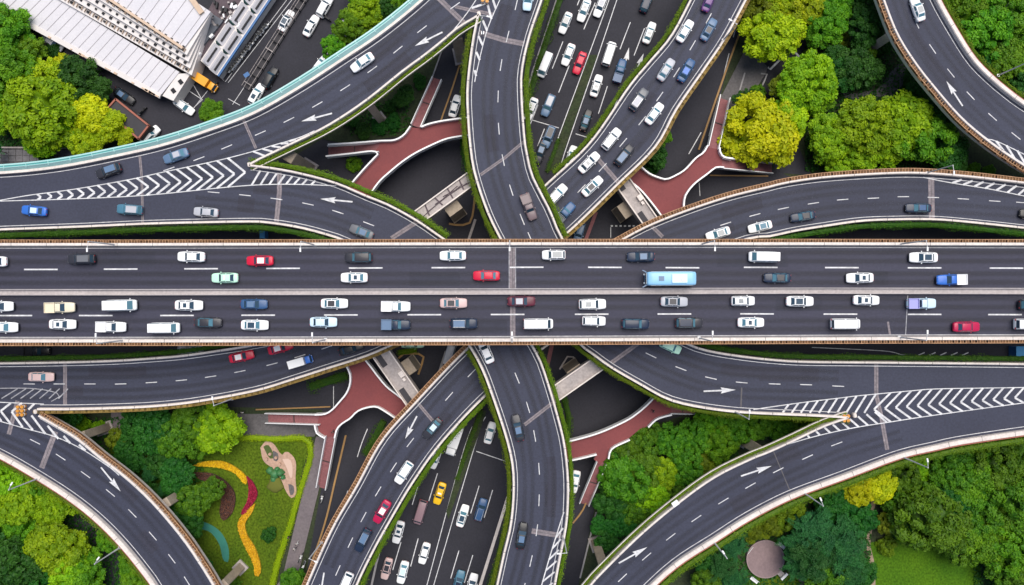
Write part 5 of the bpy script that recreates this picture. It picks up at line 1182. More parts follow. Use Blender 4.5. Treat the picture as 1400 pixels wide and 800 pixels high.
def panel(corners, inset=(0.1, 0.1), out=0.014, th=0.03):
    """glass pane on a planar facet: four corners in order, inset along u and v, standing proud"""
    a, b, c, d = [Vector(p) for p in corners]
    f = lambda u, v: (a.lerp(b, u)).lerp(d.lerp(c, u), v)
    iu, iv = inset; q = [f(iu, iv), f(1 - iu, iv), f(1 - iu, 1 - iv), f(iu, 1 - iv)]
    n = (q[1] - q[0]).cross(q[3] - q[0]).normalized(); cen = sum(q, Vector()) / 4
    if n.z < -0.2 or (abs(n.z) <= 0.6 and n.dot(Vector((cen.x, cen.y, 0))) < 0): n = -n
    top = [p + n * out for p in q]; bot = [p - n * th for p in q]
    return top + bot, [(0, 1, 2, 3), (4, 7, 6, 5), (0, 4, 5, 1), (1, 5, 6, 2), (2, 6, 7, 3), (3, 7, 4, 0)]
def add_panel(mb, *a, **k): v, f = panel(*a, **k); mb.add(v, f)
def car_proto(key, L, W, st, cab, roof_z, belt, wheel_x, wr=0.33, bed=None, cargo=None):
    """returns list of (part name, mesh, slot kind)"""
    parts = []; hw = W / 2
    bm = loft([(x * L, w_ * hw, zl, zh_) for x, w_, zl, zh_ in st], BODY_PROF)
    body = bake(bm, 'body', [], 1)
    # cabin frustum joined to the body mesh
    xb0, xb1, xt0, xt1, wb, wt = cab
    B4 = [Vector((xb1 * L, -wb * hw, belt)), Vector((xb0 * L, -wb * hw, belt)), Vector((xb0 * L, wb * hw, belt)), Vector((xb1 * L, wb * hw, belt))]      # rear-right, front-right, front-left, rear-left
    T4 = [Vector((xt1 * L, -wt * hw, roof_z)), Vector((xt0 * L, -wt * hw, roof_z)), Vector((xt0 * L, wt * hw, roof_z)), Vector((xt1 * L, wt * hw, roof_z))]
    bm = bmesh.new(); vs = [bm.verts.new(p) for p in B4 + T4]
    for f in ((0, 1, 5, 4), (1, 2, 6, 5), (2, 3, 7, 6), (3, 0, 4, 7), (4, 5, 6, 7)): bm.faces.new([vs[i] for i in f])
    cabm = bake(bm, 'cab', [], 0, 0.07, False)
    bm = bmesh.new(); bm.from_mesh(body); bm.from_mesh(cabm)
    # dark underside and sills
    body2 = bpy.data.meshes.new('body'); bm.to_mesh(body2); bm.free()
    body2.materials.append(PAINT['white']); body2.materials.append(dark_m)
    zl = min(s[2] for s in st)
    body2.polygons.foreach_set('material_index', [1 if p.center.z < zl + 0.09 else 0 for p in body2.polygons])
    body2.polygons.foreach_set('use_smooth', [True] * len(body2.polygons))
    parts.append(('body', body2, 'paint'))
    mb = MB(); add_panel(mb, (B4[1], B4[2], T4[2], T4[1]), inset=(0.07, 0.10)); parts.append(('windscreen', mb.mesh('windscreen', glass), 'glass'))
    if cargo is None:
        mb = MB(); add_panel(mb, (B4[3], B4[0], T4[0], T4[3]), inset=(0.09, 0.14)); parts.append(('rear_window', mb.mesh('rear_window', glass), 'glass'))
    for s in (0, 1):
        mb = MB()
        q = (B4[0], B4[1], T4[1], T4[0]) if s == 0 else (B4[2], B4[3], T4[3], T4[2])
        a, b, c, d = q
        for u0, u1 in ((0.0, 0.5), (0.5, 1.0)):
            sub_ = (a.lerp(b, u0), a.lerp(b, u1), d.lerp(c, u1), d.lerp(c, u0)); add_panel(mb, sub_, inset=(0.08, 0.16))
        parts.append(('side_window', mb.mesh('side_window', glass), 'glass'))
    for sx in wheel_x:
        for sy in (-1, 1):
            mb = MB(); y = sy * (hw - 0.13)
            mb.cyl((sx * L, y - 0.11, wr), (sx * L, y + 0.11, wr), wr, wr, 18, 0); mb.cyl((sx * L, y + sy * 0.105, wr), (sx * L, y + sy * 0.125, wr), wr * .62, wr * .55, 12, 1)
            parts.append(('wheel', mb.mesh('wheel', [dark_m, steel]), None))
    xf, wf, zlf, zhf = st[0][0] * L, st[0][1] * hw, st[0][2], st[0][3]; xr, wr_, zlr, zhr = st[-1][0] * L, st[-1][1] * hw, st[-1][2], st[-1][3]
    for sy in (-1, 1):
        mb = MB(); mb.box((xf - 0.17, sy * (wf * 0.86), zhf - 0.04), (0.24, 0.26, 0.12), sy * -0.45); parts.append(('headlight', mb.mesh('headlight', head_m), None))
        mb = MB(); mb.box((xr + 0.10, sy * (wr_ * 0.84), zhr - 0.07), (0.20, 0.32, 0.14), sy * 0.35); parts.append(('tail_light', mb.mesh('tail_light', tail_m), None))
        mb = MB(); mb.box(((xb0 * L + xt0 * L) / 2 - .12, sy * (hw + 0.07), belt + .12), (0.13, 0.19, 0.13), sy * -.2); parts.append(('wing_mirror', mb.mesh('wing_mirror', PAINT['white']), 'paint1'))
    mb = MB()
    mb.box((st[0][0] * L * 0.995 - 0.02, 0, st[0][2] + .12), (0.10, W * .62, 0.2)); parts.append(('front_bumper', mb.mesh('front_bumper', dark_m), None))
    if bed:
        x0, x1 = bed[0] * L, bed[1] * L; z0, z1 = bed[2], bed[3]; t = 0.08; w2 = hw * 0.97; mb = MB()
        mb.box(((x0 + x1) / 2, 0, z0 + .03), (x1 - x0, 2 * w2, .06), 0, 0)
        for y in (-w2 + t / 2, w2 - t / 2): mb.box(((x0 + x1) / 2, y, (z0 + z1) / 2), (x1 - x0, t, z1 - z0))
        for x in (x0 + t / 2, x1 - t / 2): mb.box((x, 0, (z0 + z1) / 2), (t, 2 * w2 - 2 * t - .004, z1 - z0))
        parts.append(('cargo_bed', mb.mesh('cargo_bed', [PAINT['white'], dark_m]), 'paint'))
    if cargo:
        x0, x1, z0, z1, wc = cargo; bm = bmesh.new(); bmesh.ops.create_cube(bm, size=1)
        for v in bm.verts: v.co = Vector(((x0 + x1) / 2 * L + v.co.x * (x1 - x0) * L, v.co.y * wc * W, (z0 + z1) / 2 + v.co.z * (z1 - z0)))
        parts.append(('cargo_box', bake(bm, 'cargo_box', [PAINT['white']], 0, 0.05, False), 'paint2'))
    # optional roof pieces
    mb = MB(); add_panel(mb, tuple(T4), inset=(0.30, 0.20), out=0.018); PROTO[key, 'sunroof'] = ('sunroof', mb.mesh('sunroof', glass))
    mb = MB(); add_panel(mb, tuple(T4), inset=(0.09, 0.10), out=0.016); PROTO[key, 'roof_panel'] = ('roof_panel', mb.mesh('roof_panel', glass))
    mb = MB()
    for s in (-1, 1): mb.box(((xt0 + xt1) / 2 * L, s * wt * hw * .86, roof_z + .05), ((xt0 - xt1) * L * .86, .05, .06))
    PROTO[key, 'roof_rail'] = ('roof_rail', mb.mesh('roof_rail', steel))
    mb = MB(); mb.box(((xt0 * .6 + xt1 * .4) * L, 0, roof_z + .07), (.3, .75, .13)); PROTO[key, 'roof_sign'] = ('roof_sign', mb.mesh('roof_sign', white_m))
    PROTO[key] = parts
SEDAN = [(.502, .50, .36, .62), (.49, .70, .30, .68), (.46, .86, .22, .75), (.33, .95, .19, .86), (.20, .98, .18, .93), (0, 1.0, .18, .95), (-.22, 1.0, .18, .98), (-.36, .97, .19, 1.0), (-.46, .88, .24, .95), (-.488, .74, .32, .88), (-.502, .52, .38, .80)]
SUV = [(.503, .54, .40, .74), (.49, .74, .33, .82), (.465, .88, .26, .90), (.33, .96, .24, 1.02), (.20, 1.0, .22, 1.07), (-.20, 1.0, .22, 1.08), (-.42, .97, .24, 1.06), (-.475, .9, .30, 1.02), (-.494, .78, .38, .96), (-.502, .60, .44, .88)]
VAN = [(.503, .56, .40, .76), (.492, .74, .34, .85), (.47, .88, .28, .95), (.40, .97, .24, 1.08), (.2, 1.0, .22, 1.12), (-.3, 1.0, .22, 1.12), (-.47, .97, .24, 1.10), (-.496, .88, .34, 1.02)]
TRUCK = [(.497, .84, .40, .98), (.48, .95, .34, 1.05), (.35, 1.0, .30, 1.12), (.24, 1.0, .30, 1.0), (.16, .92, .42, .92), (-.3, .92, .42, .92), (-.48, .92, .42, .92), (-.495, .88, .46, .90)]
car_proto('sedan', 4.75, 1.86, SEDAN, (.21, -.37, .07, -.23, .86, .66), 1.46, .90, (.30, -.29))
car_proto('coupe', 4.55, 1.86, SEDAN, (.16, -.40, .02, -.18, .84, .62), 1.36, .88, (.30, -.29))
car_proto('hatchback', 4.1, 1.78, SUV[:1] + SUV[1:], (.24, -.475, .10, -.38, .87, .68), 1.52, .98, (.31, -.31))
car_proto('suv', 4.75, 1.92, SUV, (.22, -.475, .09, -.41, .88, .72), 1.70, 1.02, (.30, -.30), .37)
car_proto('van', 5.2, 1.92, VAN, (.42, -.485, .30, -.475, .90, .80), 2.0, 1.06, (.32, -.31), .35)
car_proto('pickup', 5.1, 1.88, SUV, (.20, -.11, .09, -.07, .88, .72), 1.70, 1.0, (.31, -.31), .37, bed=(-.485, -.13, 1.08, 1.34))
car_proto('truck', 6.4, 2.1, TRUCK, (.47, .22, .42, .23, .92, .86), 2.05, 1.02, (.34, -.30), .40, cargo=(-.495, .19, 1.0, 2.7, 1.02))
def bus_proto():
    L, W = 8.6, 2.45; parts = []
    bm = loft([(4.3, .93, .4, 2.2), (4.1, 1.16, .35, 2.95), (3.7, 1.225, .3, 3.08), (0, 1.225, .3, 3.1), (-4.1, 1.225, .3, 3.1), (-4.3, 1.19, .4, 2.95)], [(.95, 0), (1, .1), (1, .6), (.98, .9), (.9, .99), (.4, 1.02)])
    parts.append(('body', bake(bm, 'body', [PAINT['skyblue'], dark_m], 1), 'paint'))
    mb = MB(); mb.box((4.22, 0, 1.75), (.14, 1.9, 1.3)); parts.append(('windscreen', mb.mesh('windscreen', glass), None))
    for s in (-1, 1): mb = MB(); mb.box((-.1, s * 1.215, 2.0), (7.2, .06, .85)); parts.append(('side_window', mb.mesh('side_window', glass), None))
    for x in (2.6, -2.4):
        for s in (-1, 1): mb = MB(); mb.cyl((x, s * 1.0, .48), (x, s * 1.23, .48), .48, .48, 18); parts.append(('wheel', mb.mesh('wheel', dark_m), None))
    mb = MB(); mb.box((-1.3, 0, 3.2), (2.6, 1.5, .22)); me = mb.mesh('roof_unit', PAINT['paleblue']); parts.append(('roof_unit', me, None))
    mb = MB(); mb.box((1.8, 0, 3.16), (.9, .8, .12)); parts.append(('roof_hatch', mb.mesh('roof_hatch', PAINT['steelblue']), None))
    mb = MB(); mb.cyl((-2.0, 0.1, 3.3), (-2.0, .1, 3.4), .45, .4, 14); parts.append(('roof_fan', mb.mesh('roof_fan', white_m), None))
    for s in (-1, 1):
        mb = MB(); mb.box((4.55, s * 1.3, 2.1), (.75, .16, .45), s * .5); parts.append(('wing_mirror', mb.mesh('wing_mirror', PAINT['steelblue']), None))
        mb = MB(); mb.cyl((4.25, s * .75, .75), (4.42, s * .75, .75), .18, .16, 10); parts.append(('headlight', mb.mesh('headlight', head_m), None))
        mb = MB(); mb.box((-4.3, s * .95, 1.1), (.1, .3, .4)); parts.append(('tail_light', mb.mesh('tail_light', tail_m), None))
    PROTO['bus'] = parts
bus_proto()
KIND = dict(sedan='sedan', coupe='sedan', hatchback='hatchback', suv='suv', van='van', pickup='pickup_truck', truck='box_truck', bus='bus')
CATW = dict(sedan='car', coupe='car', hatchback='car', suv='car', van='van', pickup='pickup truck', truck='truck', bus='bus')
def place_vehicle(typ, color, loc_, heading, opts, label, group, scale=1.0):
    t = thing(KIND[typ], loc_, label, CATW[typ], heading, group)
    t.scale = (scale,) * 3
    second = opts.get('bed', color)
    for name, me, slot in PROTO[typ]:
        o = obj(name, me, t)
        def setm(i, m): o.material_slots[i].link = 'OBJECT'; o.material_slots[i].material = m
        if slot == 'paint': setm(0, PAINT[second if name == 'cargo_bed' else color])
        elif slot == 'paint1': setm(0, PAINT[color])
        elif slot == 'paint2': setm(0, PAINT[second])
        elif slot == 'glass' and (opts.get('teal') or int(loc_[0] * 13 + loc_[1] * 7) % 3 == 0): setm(0, glass_sky)  # teal option and some others get panes with painted sky reflection
    if opts.get('roof'):
        nm, me = PROTO[typ, 'roof_panel']; o = obj(nm, me, t)
        if opts['roof'] != 'glass': o.material_slots[0].link = 'OBJECT'; o.material_slots[0].material = PAINT[opts['roof']]
    if opts.get('sun'): obj('sunroof', PROTO[typ, 'sunroof'][1], t)
    if opts.get('rails'): obj('roof_rail', PROTO[typ, 'roof_rail'][1], t)
    if opts.get('sign'): obj('roof_sign', PROTO[typ, 'roof_sign'][1], t)
    return t
NAME = dict(sedan='sedan', coupe='coupe', hatchback='hatchback', suv='SUV', van='van', pickup='pickup', truck='box truck', bus='bus')
CW = dict(silver='silver', navy='navy', darkblue='dark blue', paleblue='pale blue', skyblue='sky blue', steelblue='steel blue', mint='mint green', teal='teal blue', pink='pinkish', brown='brownish grey', lilac='lilac blue')
def T(**k): return k
V = []   # lane, px, py, type, colour, options, extra words
def lane(name, items):
    for it in items: V.append((name,) + tuple(it) + ((T(),) if len(it) < 5 else ()))
D1, D2, D3, D4 = 'top lane of the main deck', 'second lane of the main deck', 'third lane of the main deck', 'bottom lane of the main deck'
lane(D1, [(-10, 357.5, 'sedan', 'white'), (111, 354, 'suv', 'charcoal', T(roof='grey')), (261, 351, 'sedan', 'white'), (355, 356.5, 'sedan', 'red', T(roof='white')), (490, 352, 'suv', 'charcoal', T(teal=1)), (619, 349.5, 'sedan', 'white', T(teal=1)),
  (757, 348.5, 'hatchback', 'white', T(roof='glass')), (876, 351, 'sedan', 'navy', T(roof='steelblue')), (1045, 351, 'van', 'white'), (1263, 352, 'sedan', 'white', T(roof='glass'))])
lane(D2, [(307, 380, 'sedan', 'mint', T(sign=1)), (484, 379.5, 'sedan', 'white', T(sun=1)), (665, 377, 'sedan', 'red'), (916, 381, 'bus', 'skyblue'), (1063, 380, 'sedan', 'navy', T(teal=1, roof='charcoal')), (1176, 380, 'sedan', 'white', T(sun=1)), (1301, 382.5, 'pickup', 'blue', T(bed='white'))])
lane(D3, [(-1, 419, 'sedan', 'white'), (82, 420.5, 'pickup', 'cream', T(bed='cream')), (164, 417.5, 'van', 'white', T(teal=1)), (258, 417.5, 'sedan', 'white', T(sun=1)), (347, 416, 'sedan', 'darkblue', T(roof='steelblue')), (457, 415, 'sedan', 'white', T(roof='charcoal', teal=1)), (541, 419, 'pickup', 'white', T(bed='white', teal=1)),
  (620, 414.5, 'sedan', 'pink', T(roof='charcoal', teal=1)), (713, 412, 'sedan', 'maroon', T(roof='silver')), (810, 416, 'suv', 'white', T(sun=1)), (922, 412.5, 'sedan', 'silver', T(roof='charcoal')), (1016, 411.5, 'hatchback', 'white', T(sun=1)), (1094, 412, 'sedan', 'white', T(roof='glass')), (1185, 410.5, 'sedan', 'white', T(sun=1)),
  (1260, 415, 'pickup', 'paleblue', T(bed='lilac')), (1412, 417, 'suv', 'charcoal')])
lane(D4, [(5, 447.5, 'sedan', 'white', T(teal=1)), (85, 443.5, 'sedan', 'white', T(sun=1)), (152, 447, 'pickup', 'white', T(bed='white')), (224, 448.5, 'van', 'white', T(teal=1)), (284, 441, 'sedan', 'charcoal', T(teal=1)), (348, 444.5, 'sedan', 'white', T(roof='glass')), (442, 440.5, 'sedan', 'paleblue'), (541, 444, 'pickup', 'navy', T(bed='steelblue', teal=1)),
  (634, 442.5, 'suv', 'navy', T(rails=1, roof='steelblue')), (736, 443, 'van', 'white'), (812, 439, 'hatchback', 'white'), (869, 443, 'suv', 'navy', T(teal=1)), (942, 441.5, 'suv', 'charcoal', T(roof='navy')), (1027, 441, 'sedan', 'white', T(sun=1)), (1157, 443, 'van', 'white'), (1322, 447, 'sedan', 'crimson'), (1409, 443.5, 'van', 'white')])
lane('upper left outer ramp', [(495, 85, 'sedan', 'white'), (240, 213, 'sedan', 'steelblue', T(roof='silver')), (148, 233.5, 'suv', 'charcoal', T(roof='steelblue'))])
lane('upper left inner ramp', [(46, 288, 'sedan', 'blue', T(roof='paleblue')), (177, 286.5, 'suv', 'teal', T(rails=1, roof='silver')), (281, 290, 'sedan', 'silver'), (494, 317, 'sedan', 'grey', T(roof='steelblue'))])
lane('upper curved ramp', [(723, 283, 'pickup', 'brown', T(bed='brown')), (722, -3, 'sedan', 'paleblue')])
lane('upper diagonal ramp', [(937, 42, 'sedan', 'white'), (969.5, 40, 'sedan', 'steelblue', T(roof='charcoal')), (970, 0, 'sedan', 'purple'), (911, 95, 'sedan', 'silver', T(sun=1)), (938.5, 96, 'sedan', 'darkblue', T(roof='blue')), (873.5, 136, 'suv', 'grey', T(rails=1, roof='silver')), (895, 155, 'sedan', 'white', T(roof='white')), (836, 190, 'suv', 'white', T(rails=1)), (853.5, 212, 'suv', 'charcoal', T(roof='steelblue')),
  (805.5, 222, 'sedan', 'white', T(sun=1)), (810, 254.5, 'sedan', 'white', T(roof='charcoal')), (761.5, 266, 'suv', 'white'), (772, 292, 'pickup', 'darkblue', T(bed='navy'))])
lane('left carriageway of the top ground road', [(773, 31, 'sedan', 'white', T(roof='glass')), (798.5, 14, 'sedan', 'white', T(sun=1)), (821, 8, 'sedan', 'white', T(roof='silver')), (745, 88.5, 'van', 'white', T(teal=1)), (777, 74.5, 'sedan', 'white'), (792.5, 86, 'sedan', 'red'), (726, 149, 'sedan', 'white', T(roof='glass')), (749.5, 144, 'suv', 'steelblue', T(roof='silver')), (750, 187, 'suv', 'steelblue', T(roof='charcoal'))])
lane('right carriageway of the top ground road', [(884.5, 2, 'suv', 'navy', T(teal=1)), (888, 44.5, 'sedan', 'white', T(sun=1)), (833, 73, 'van', 'white'), (847.5, 97, 'pickup', 'darkblue', T(bed='darkblue', teal=1)), (815.5, 117, 'sedan', 'white', T(sun=1)), (801.5, 164, 'sedan', 'black', T(roof='steelblue')), (781, 214, 'sedan', 'white')])
lane('right ramp', [(982, 319.5, 'sedan', 'white', T(roof='glass')), (1039.5, 310, 'sedan', 'white', T(teal=1, roof='teal')), (1098, 296, 'sedan', 'navy', T(teal=1, roof='charcoal')), (1256, 284.5, 'sedan', 'navy', T(teal=1, roof='darkblue')), (1412, 293, 'sedan', 'black')])
lane('upper right ramp', [(1255, 12, 'sedan', 'white', T(roof='glass'))])
lane('right lower ramp', [(917, 474, 'hatchback', 'mint', T(teal=1))])
lane('lower curved ramp', [(664, 480, 'sedan', 'white'), (708, 585, 'sedan', 'charcoal', T(roof='steelblue')), (713.5, 733, 'sedan', 'black', T(roof='steelblue'))])
lane('lower diagonal ramp', [(591, 586, 'sedan', 'charcoal', T(roof='paleblue', teal=1)), (552, 646.5, 'suv', 'white'), (522, 700, 'sedan', 'crimson', T(roof='white')), (496, 739, 'suv', 'navy', T(roof='steelblue', rails=1)), (472, 799, 'suv', 'white')])
lane('left carriageway of the bottom ground road', [(621, 603, 'truck', 'white', T(bed='white')), (595, 626, 'sedan', 'white', T(teal=1)), (601, 675, 'sedan', 'yellow', T(sign=1)), (574.5, 701, 'van', 'mauve'), (544.5, 728, 'sedan', 'white', T(sun=1)), (580, 757, 'sedan', 'white'), (528.5, 778, 'sedan', 'pink', T(roof='charcoal')), (550.5, 783, 'sedan', 'white', T(roof='paleblue'))])
lane('right carriageway of the bottom ground road', [(670, 592, 'sedan', 'white'), (632.5, 705.5, 'sedan', 'white', T(roof='glass')), (657.5, 697, 'suv', 'darkblue', T(rails=1)), (627, 796, 'sedan', 'teal', T(roof='navy')), (645, 800, 'sedan', 'white'), (615, 482, 'van', 'silver')])
lane('left lower ramp', [(56, 515.5, 'sedan', 'pink', T(teal=1)), (330, 487.5, 'sedan', 'red', T(roof='white')), (383, 475.5, 'sedan', 'red', T(roof='white')), (410, 495, 'truck', 'blue', T(bed='white', k=.72)), (480, 476.5, 'sedan', 'black')])
LPATH = {'upper left outer ramp': ('nw_out', 1, mid), 'upper left inner ramp': ('nw_in', -1, mid), 'upper curved ramp': ('n', 1, mid), 'upper diagonal ramp': ('ne', -1, low_w), 'right ramp': ('e', -1, low_e), 'upper right ramp': ('ne_out', -1, low_e), 'right lower ramp': ('se_in', 1, mid),
         'lower curved ramp': ('s', -1, mid), 'lower diagonal ramp': ('sw', 1, low_e), 'left lower ramp': ('w', 1, low_w),
         'left carriageway of the top ground road': ('gA', 1, None), 'right carriageway of the top ground road': ('gC', -1, None), 'left carriageway of the bottom ground road': ('gE', 1, None), 'right carriageway of the bottom ground road': ('gG', -1, None)}
FREE = [ # single vehicles elsewhere on the ground: px, py, heading px vector, type, colour, options, label
 (622, 145, (.3, -1), 'sedan', 'white', T(), 'white sedan on the side road beside the upper left footbridge'),
 (786, 659, (-.2, 1), 'sedan', 'white', T(teal=1), 'white sedan on the side road beside the lower right footbridge'),
 (564, 470, (1, 0), 'sedan', 'mint', T(), 'mint green and white car half hidden below the main deck'),
 (51, 480, (1, 0), 'pickup', 'black', T(), 'black pickup on the ground road below the left end of main deck'),
 (261, 478, (1, 0), 'pickup', 'silver', T(bed='silver'), 'silver pickup on the ground road beside the left ramp hedge'),
 (739, 208, (-.35, 1), 'sedan', 'charcoal', T(roof='steelblue'), 'dark car in shade between curved ramp and median grass'),
 (391, 28, (.5, -.9), 'sedan', 'white', T(roof='glass'), 'white car in the street nearest the white dots of scooters'),
 (425, 35, (.5, -.9), 'sedan', 'white', T(), 'white sedan right of the dark street divider'),
 (444, 9, (.5, -.9), 'suv', 'white', T(rails=1), 'white SUV in the street at the top edge'),
 (469, 43, (.55, -.85), 'van', 'white', T(), 'white van parked beside the street trees'),
 (369, 106, (.5, -.9), 'suv', 'black', T(), 'black SUV in the street beside the divider end'),
 (351, 129, (.5, -.9), 'suv', 'white', T(sun=1), 'white SUV in the street nearest the teal barrier'),
 (438, 88, (.6, -.8), 'sedan', 'white', T(), 'white sedan half hidden behind the teal barrier'),
 (251, 145.5, (.85, .6), 'sedan', 'white', T(teal=1), 'white sedan parked beside the marked parking bays'),
 (281, 113, (.85, .55), 'truck', 'orange', T(bed='orange'), 'orange box truck parked beside the ribbed market hall'),
 (169, 131, (.85, .6), 'sedan', 'black', T(roof='steelblue'), 'dark blue black car parked above the dark shed'),
 (205, 185, (.7, -.7), 'suv', 'white', T(), 'white car beside the red corner of the dark shed'),
 (72, 58, (.85, .6), 'sedan', 'silver', T(), 'silver car under the eave of the long hall'),
 (792, 318, (-.3, 1), 'hatchback', 'steelblue', T(), 'small blue grey car on the ground below the diagonal ramp end')]
def veh_desc(v):
    _, px, py, typ, col_, op = v[:6]
    c = CW.get(col_, col_); n = NAME[typ]; extra = ''
    r_ = op.get('roof')
    if typ in ('pickup', 'truck') and op.get('bed') and op['bed'] != col_: extra = f" with {CW.get(op['bed'], op['bed'])} bed"
    elif r_ == 'glass': extra = ' with black glass roof'
    elif r_: extra = f' with {CW.get(r_, r_)} roof'
    elif op.get('sun'): extra = ' with sunroof'
    elif op.get('sign'): extra = ' with roof sign'
    return f'{c} {n}{extra}', f'{c} {n}'
SHORT = {'left carriageway of the top ground road': 'top ground road left', 'right carriageway of the top ground road': 'top ground road right', 'left carriageway of the bottom ground road': 'bottom ground road left', 'right carriageway of the bottom ground road': 'bottom ground road right', D1: 'top deck lane', D2: 'second deck lane', D3: 'third deck lane', D4: 'bottom deck lane'}
from collections import defaultdict
bylane = defaultdict(list)
for v in V: bylane[v[0]].append(v)
used = set()
for ln, L in bylane.items():
    horiz = ln in (D1, D2, D3, D4)
    L.sort(key=lambda v: v[1] if horiz or 'ramp' in ln and 'curved' not in ln else v[2])
    ds = [veh_desc(v) for v in L]
    for i, v in enumerate(L):
        d, sdesc = ds[i]
        place = 'in the ' + ln if horiz else 'on the ' + ln
        lab = f'{d} {place}'
        if [q[0] for q in ds].count(d) > 1:
            pl = SHORT.get(ln, ln)
            A_ = ds[i - 1][1] if i > 0 else None; B_ = ds[i + 1][1] if i + 1 < len(L) else None
            sd1, sd2 = ('behind', 'after') if False else ('left of', 'right of')
            if not horiz and ('ground road' in ln or 'curved' in ln): sd1, sd2 = 'above', 'below'
            opts_ = []
            if B_: opts_.append(f'{d} {sd1} a {B_}, {pl}')
            if A_: opts_.append(f'{d} {sd2} a {A_}, {pl}')
            if A_ and B_: opts_.append(f'{sdesc} between {A_} and {B_}, {pl}')
            def amb(o):
                # the same wording must not fit another vehicle of the lane
                for j in range(len(L)):
                    if j == i or ds[j][0] != d: continue
                    a2 = ds[j - 1][1] if j > 0 else None; b2 = ds[j + 1][1] if j + 1 < len(L) else None
                    if o == f'{d} {sd1} a {b2}, {pl}' or o == f'{d} {sd2} a {a2}, {pl}': return True
                return o in used
            good = [o for o in opts_[:2] if not amb(o)] or [o for o in opts_[2:] if o not in used] or [f'{d}, number {i + 1} along the {pl}']
            lab = good[0]
        used.add(lab)
        name, px, py, typ, col_, op = v[:6]
        if horiz: z = ZT; hd = Vector((-1, 0, 0)) if ln in (D1, D2) else Vector((1, 0, 0)); gp = 'vehicles on the main deck'
        else:
            k, sgn, par = LPATH[ln]
            if par is None: z = GZ; pp = smooth(PL(GROUND_LANES[k], z), 2.0); gp = 'vehicles on the ground roads'
            else: z = LANES[k][0]; pp = smooth(PL(LANES[k][1], z), 2.0); gp = 'vehicles on the ramps'
            hd = tangent_at(pp, P(px, py, z)) * sgn
        hgt = {'van': 1.1, 'bus': 1.6, 'truck': 1.4}.get(typ, 0.8)
        q = P(px, py, z + hgt); sc = 0.97 if horiz else 0.96
        rr = random.Random(int(px * 7 + py)); 
        sc *= op.get('k', 1.0)
        if typ == 'sedan': sc *= rr.uniform(.97, 1.04)
        if typ == 'van' and ln in (D3,): sc *= 1.06
        place_vehicle(typ, col_, (q.x, q.y, z + 0.016), math.atan2(hd.y, hd.x) + R(rr.uniform(-1.2, 1.2)), op, lab, gp, sc)
for px, py, hv, typ, col_, op, lab in FREE:
    q = P(px, py, .8); place_vehicle(typ, col_, (q.x, q.y, 0.03), math.atan2(-hv[1], hv[0]), op, lab, 'vehicles on the ground streets', .80 if typ == 'truck' else .97)

# ------------------------------------------------------------------ scooters
def scooter_parts():
    mb = MB(); mb.box((0, 0, .42), (1.1, .28, .34)); mb.box((.5, 0, .75), (.14, .42, .5)); mb.box((-.3, 0, .78), (.75, .30, .16)); me = mb.mesh('body', white_m)
    bm = bmesh.new(); bm.from_mesh(me); bmesh.ops.bevel(bm, geom=list(bm.edges), offset=.05, segments=1, affect='EDGES'); bm.to_mesh(me); bm.free()
    mb = MB(); mb.cyl((.72, -.06, .27), (.72, .06, .27), .27, .27, 12); w1 = mb.mesh('wheel', dark_m); mb = MB(); mb.cyl((-.6, -.06, .27), (-.6, .06, .27), .27, .27, 12); w2 = mb.mesh('wheel', dark_m)
    mb = MB(); mb.cyl((.5, -.36, 1.05), (.5, .36, 1.05), .04, n=6); hb = mb.mesh('handlebar', dark_m); mb = MB(); mb.box((-.32, 0, .89), (.72, .26, .07)); st_ = mb.mesh('seat', dark_m)
    return [('body', me), ('wheel', w1), ('wheel', w2), ('handlebar', hb), ('seat', st_)]
SC = scooter_parts(); rngs = random.Random(11)
def scooter(px, py, a, lab, grp, m=None):
    q = P(px, py, .5); t = thing('scooter', (q.x, q.y, .03), lab, 'scooter', a, grp); t.scale = (1.15,) * 3
    for nm, me in SC:
        o = obj(nm, me, t)
        if nm == 'body' and m: o.material_slots[0].link = 'OBJECT'; o.material_slots[0].material = m
for blk, (bx, by) in enumerate(((317, 89), (331, 71), (352, 45))):
    for i in range(4):
        for j in range(3):
            scooter(bx + i * 3.2 * .8 - j * 3.6 + 1.5 + j * 4.0 + i * 0.2 - (j - 1) * 4, by - i * 3.4 + j * 3.4, .9 + rngs.uniform(-.3, .3), f'pale scooter in a parked row beside the blue fascia, {("lower", "middle", "upper")[blk]} row', f'scooters in the {("lower", "middle", "upper")[blk]} parked row', steel if rngs.random() < .25 else None)
for k, (px, py, lab) in enumerate(((411, 763, 'scooter with white panels under the ramp lamp'), (416, 771, 'scooter nearest the ramp edge by the pavement'), (195, 152, 'dark motorbike parked along the red brick coping'), (188, 158, 'pale motorbike parked along the red brick coping'), (292, 117, 'green delivery scooter beside the orange truck'), (447, 25, 'dark scooter riding in the street behind a white sedan'), (440, 682, 'white scooter on the mauve pavement beside the kerb'))):
    scooter(px, py, rngs.uniform(0, 6), lab, 'scooters on the pavements', [None, None, dark_m, white_m, green_d, dark_m, None][k])

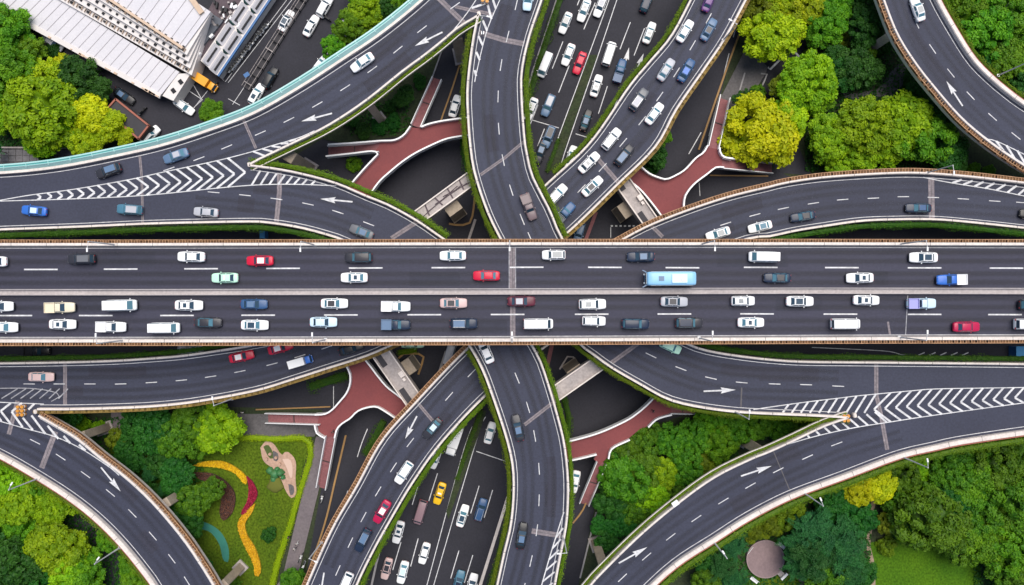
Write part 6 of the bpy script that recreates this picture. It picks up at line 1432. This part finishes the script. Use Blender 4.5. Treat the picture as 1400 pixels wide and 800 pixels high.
# ================================================================== PEOPLE
def person(px, py, z, facing, lab, top, legs_m, walk=0.22):
    q = P(px, py, z); 
    J = [(0, 0, .95), (0, 0, 1.2), (0, 0, 1.42), (0, 0, 1.52), (0, 0.02, 1.66), (0, 0.02, 1.76),               # pelvis chest neck head
         (.10, 0, .90), (.11, walk, .50), (.11, walk * .6, .09), (.11, walk * .6 + .16, .05), (-.10, 0, .90), (-.11, -walk * .2, .48), (-.11, -walk * 1.4, .10), (-.11, -walk * 1.4 + .15, .05),
         (.19, 0, 1.38), (.25, -.08, 1.12), (.25, .06, .88), (.25, .10, .80), (-.19, 0, 1.38), (-.25, .08, 1.12), (-.25, .2, .92), (-.25, .25, .85)]
    E = [(0, 1), (1, 2), (2, 3), (3, 4), (4, 5), (0, 6), (6, 7), (7, 8), (8, 9), (0, 10), (10, 11), (11, 12), (12, 13), (2, 14), (14, 15), (15, 16), (16, 17), (2, 18), (18, 19), (19, 20), (20, 21)]
    RD = [.15, .15, .10, .055, .10, .08, .09, .065, .045, .04, .09, .065, .045, .04, .06, .045, .035, .035, .06, .045, .035, .035]
    me = bpy.data.meshes.new('person'); me.from_pydata(J, E, []); o = bpy.data.objects.new('person', me); COL.objects.link(o)
    md_ = o.modifiers.new('s', 'SKIN'); 
    for v, r_ in zip(me.skin_vertices[0].data, RD): v.radius = (r_, r_)
    me.skin_vertices[0].data[0].use_root = True
    s2 = o.modifiers.new('u', 'SUBSURF'); s2.levels = 1
    m2 = bpy.data.meshes.new_from_object(o.evaluated_get(bpy.context.evaluated_depsgraph_get())); bpy.data.objects.remove(o)
    for m in (skin_m, top, legs_m): m2.materials.append(m)
    m2.polygons.foreach_set('material_index', [2 if p.center.z < .93 and abs(p.center.x) < .2 else (1 if p.center.z < 1.46 and not (abs(p.center.x) > .2 and p.center.z < .95) else 0) for p in m2.polygons])
    m2.polygons.foreach_set('use_smooth', [True] * len(m2.polygons))
    t = obj('person', m2, None, (q.x, q.y, z + .02), facing, lab, 'person')
    bm = bmesh.new(); bmesh.ops.create_icosphere(bm, subdivisions=2, radius=1)
    for v in bm.verts: v.co = Vector((v.co.x * .105, v.co.y * .115 - .005, max(v.co.z, -.25) * .10 + 1.74))
    hm = bpy.data.meshes.new('hair'); bm.to_mesh(hm); bm.free(); hm.materials.append(dark_m); obj('hair', hm, t)
person(397, 732, .14, 2.0, 'person in dark clothes walking on the mauve pavement by the lawn hedge', cloth_d, cloth_d)
person(457, 589, ZR, .8, 'person in dark clothes walking on the lower left red footbridge', cloth_d, cloth_d)
person(892, 561, ZR, 1.2, 'person in dark clothes walking on the lower right red footbridge', cloth_d, cloth_d)
person(334, 563, .14, .2, 'person in a white top standing below the left ramp', cloth_w, cloth_d)
person(408, 741, .14, .5, 'person in pale clothes on the pavement above the scooters', cloth_w, cloth_w)
person(405, 748, .14, 2.5, 'second person in pale clothes nearest the scooters', cloth_w, cloth_d)
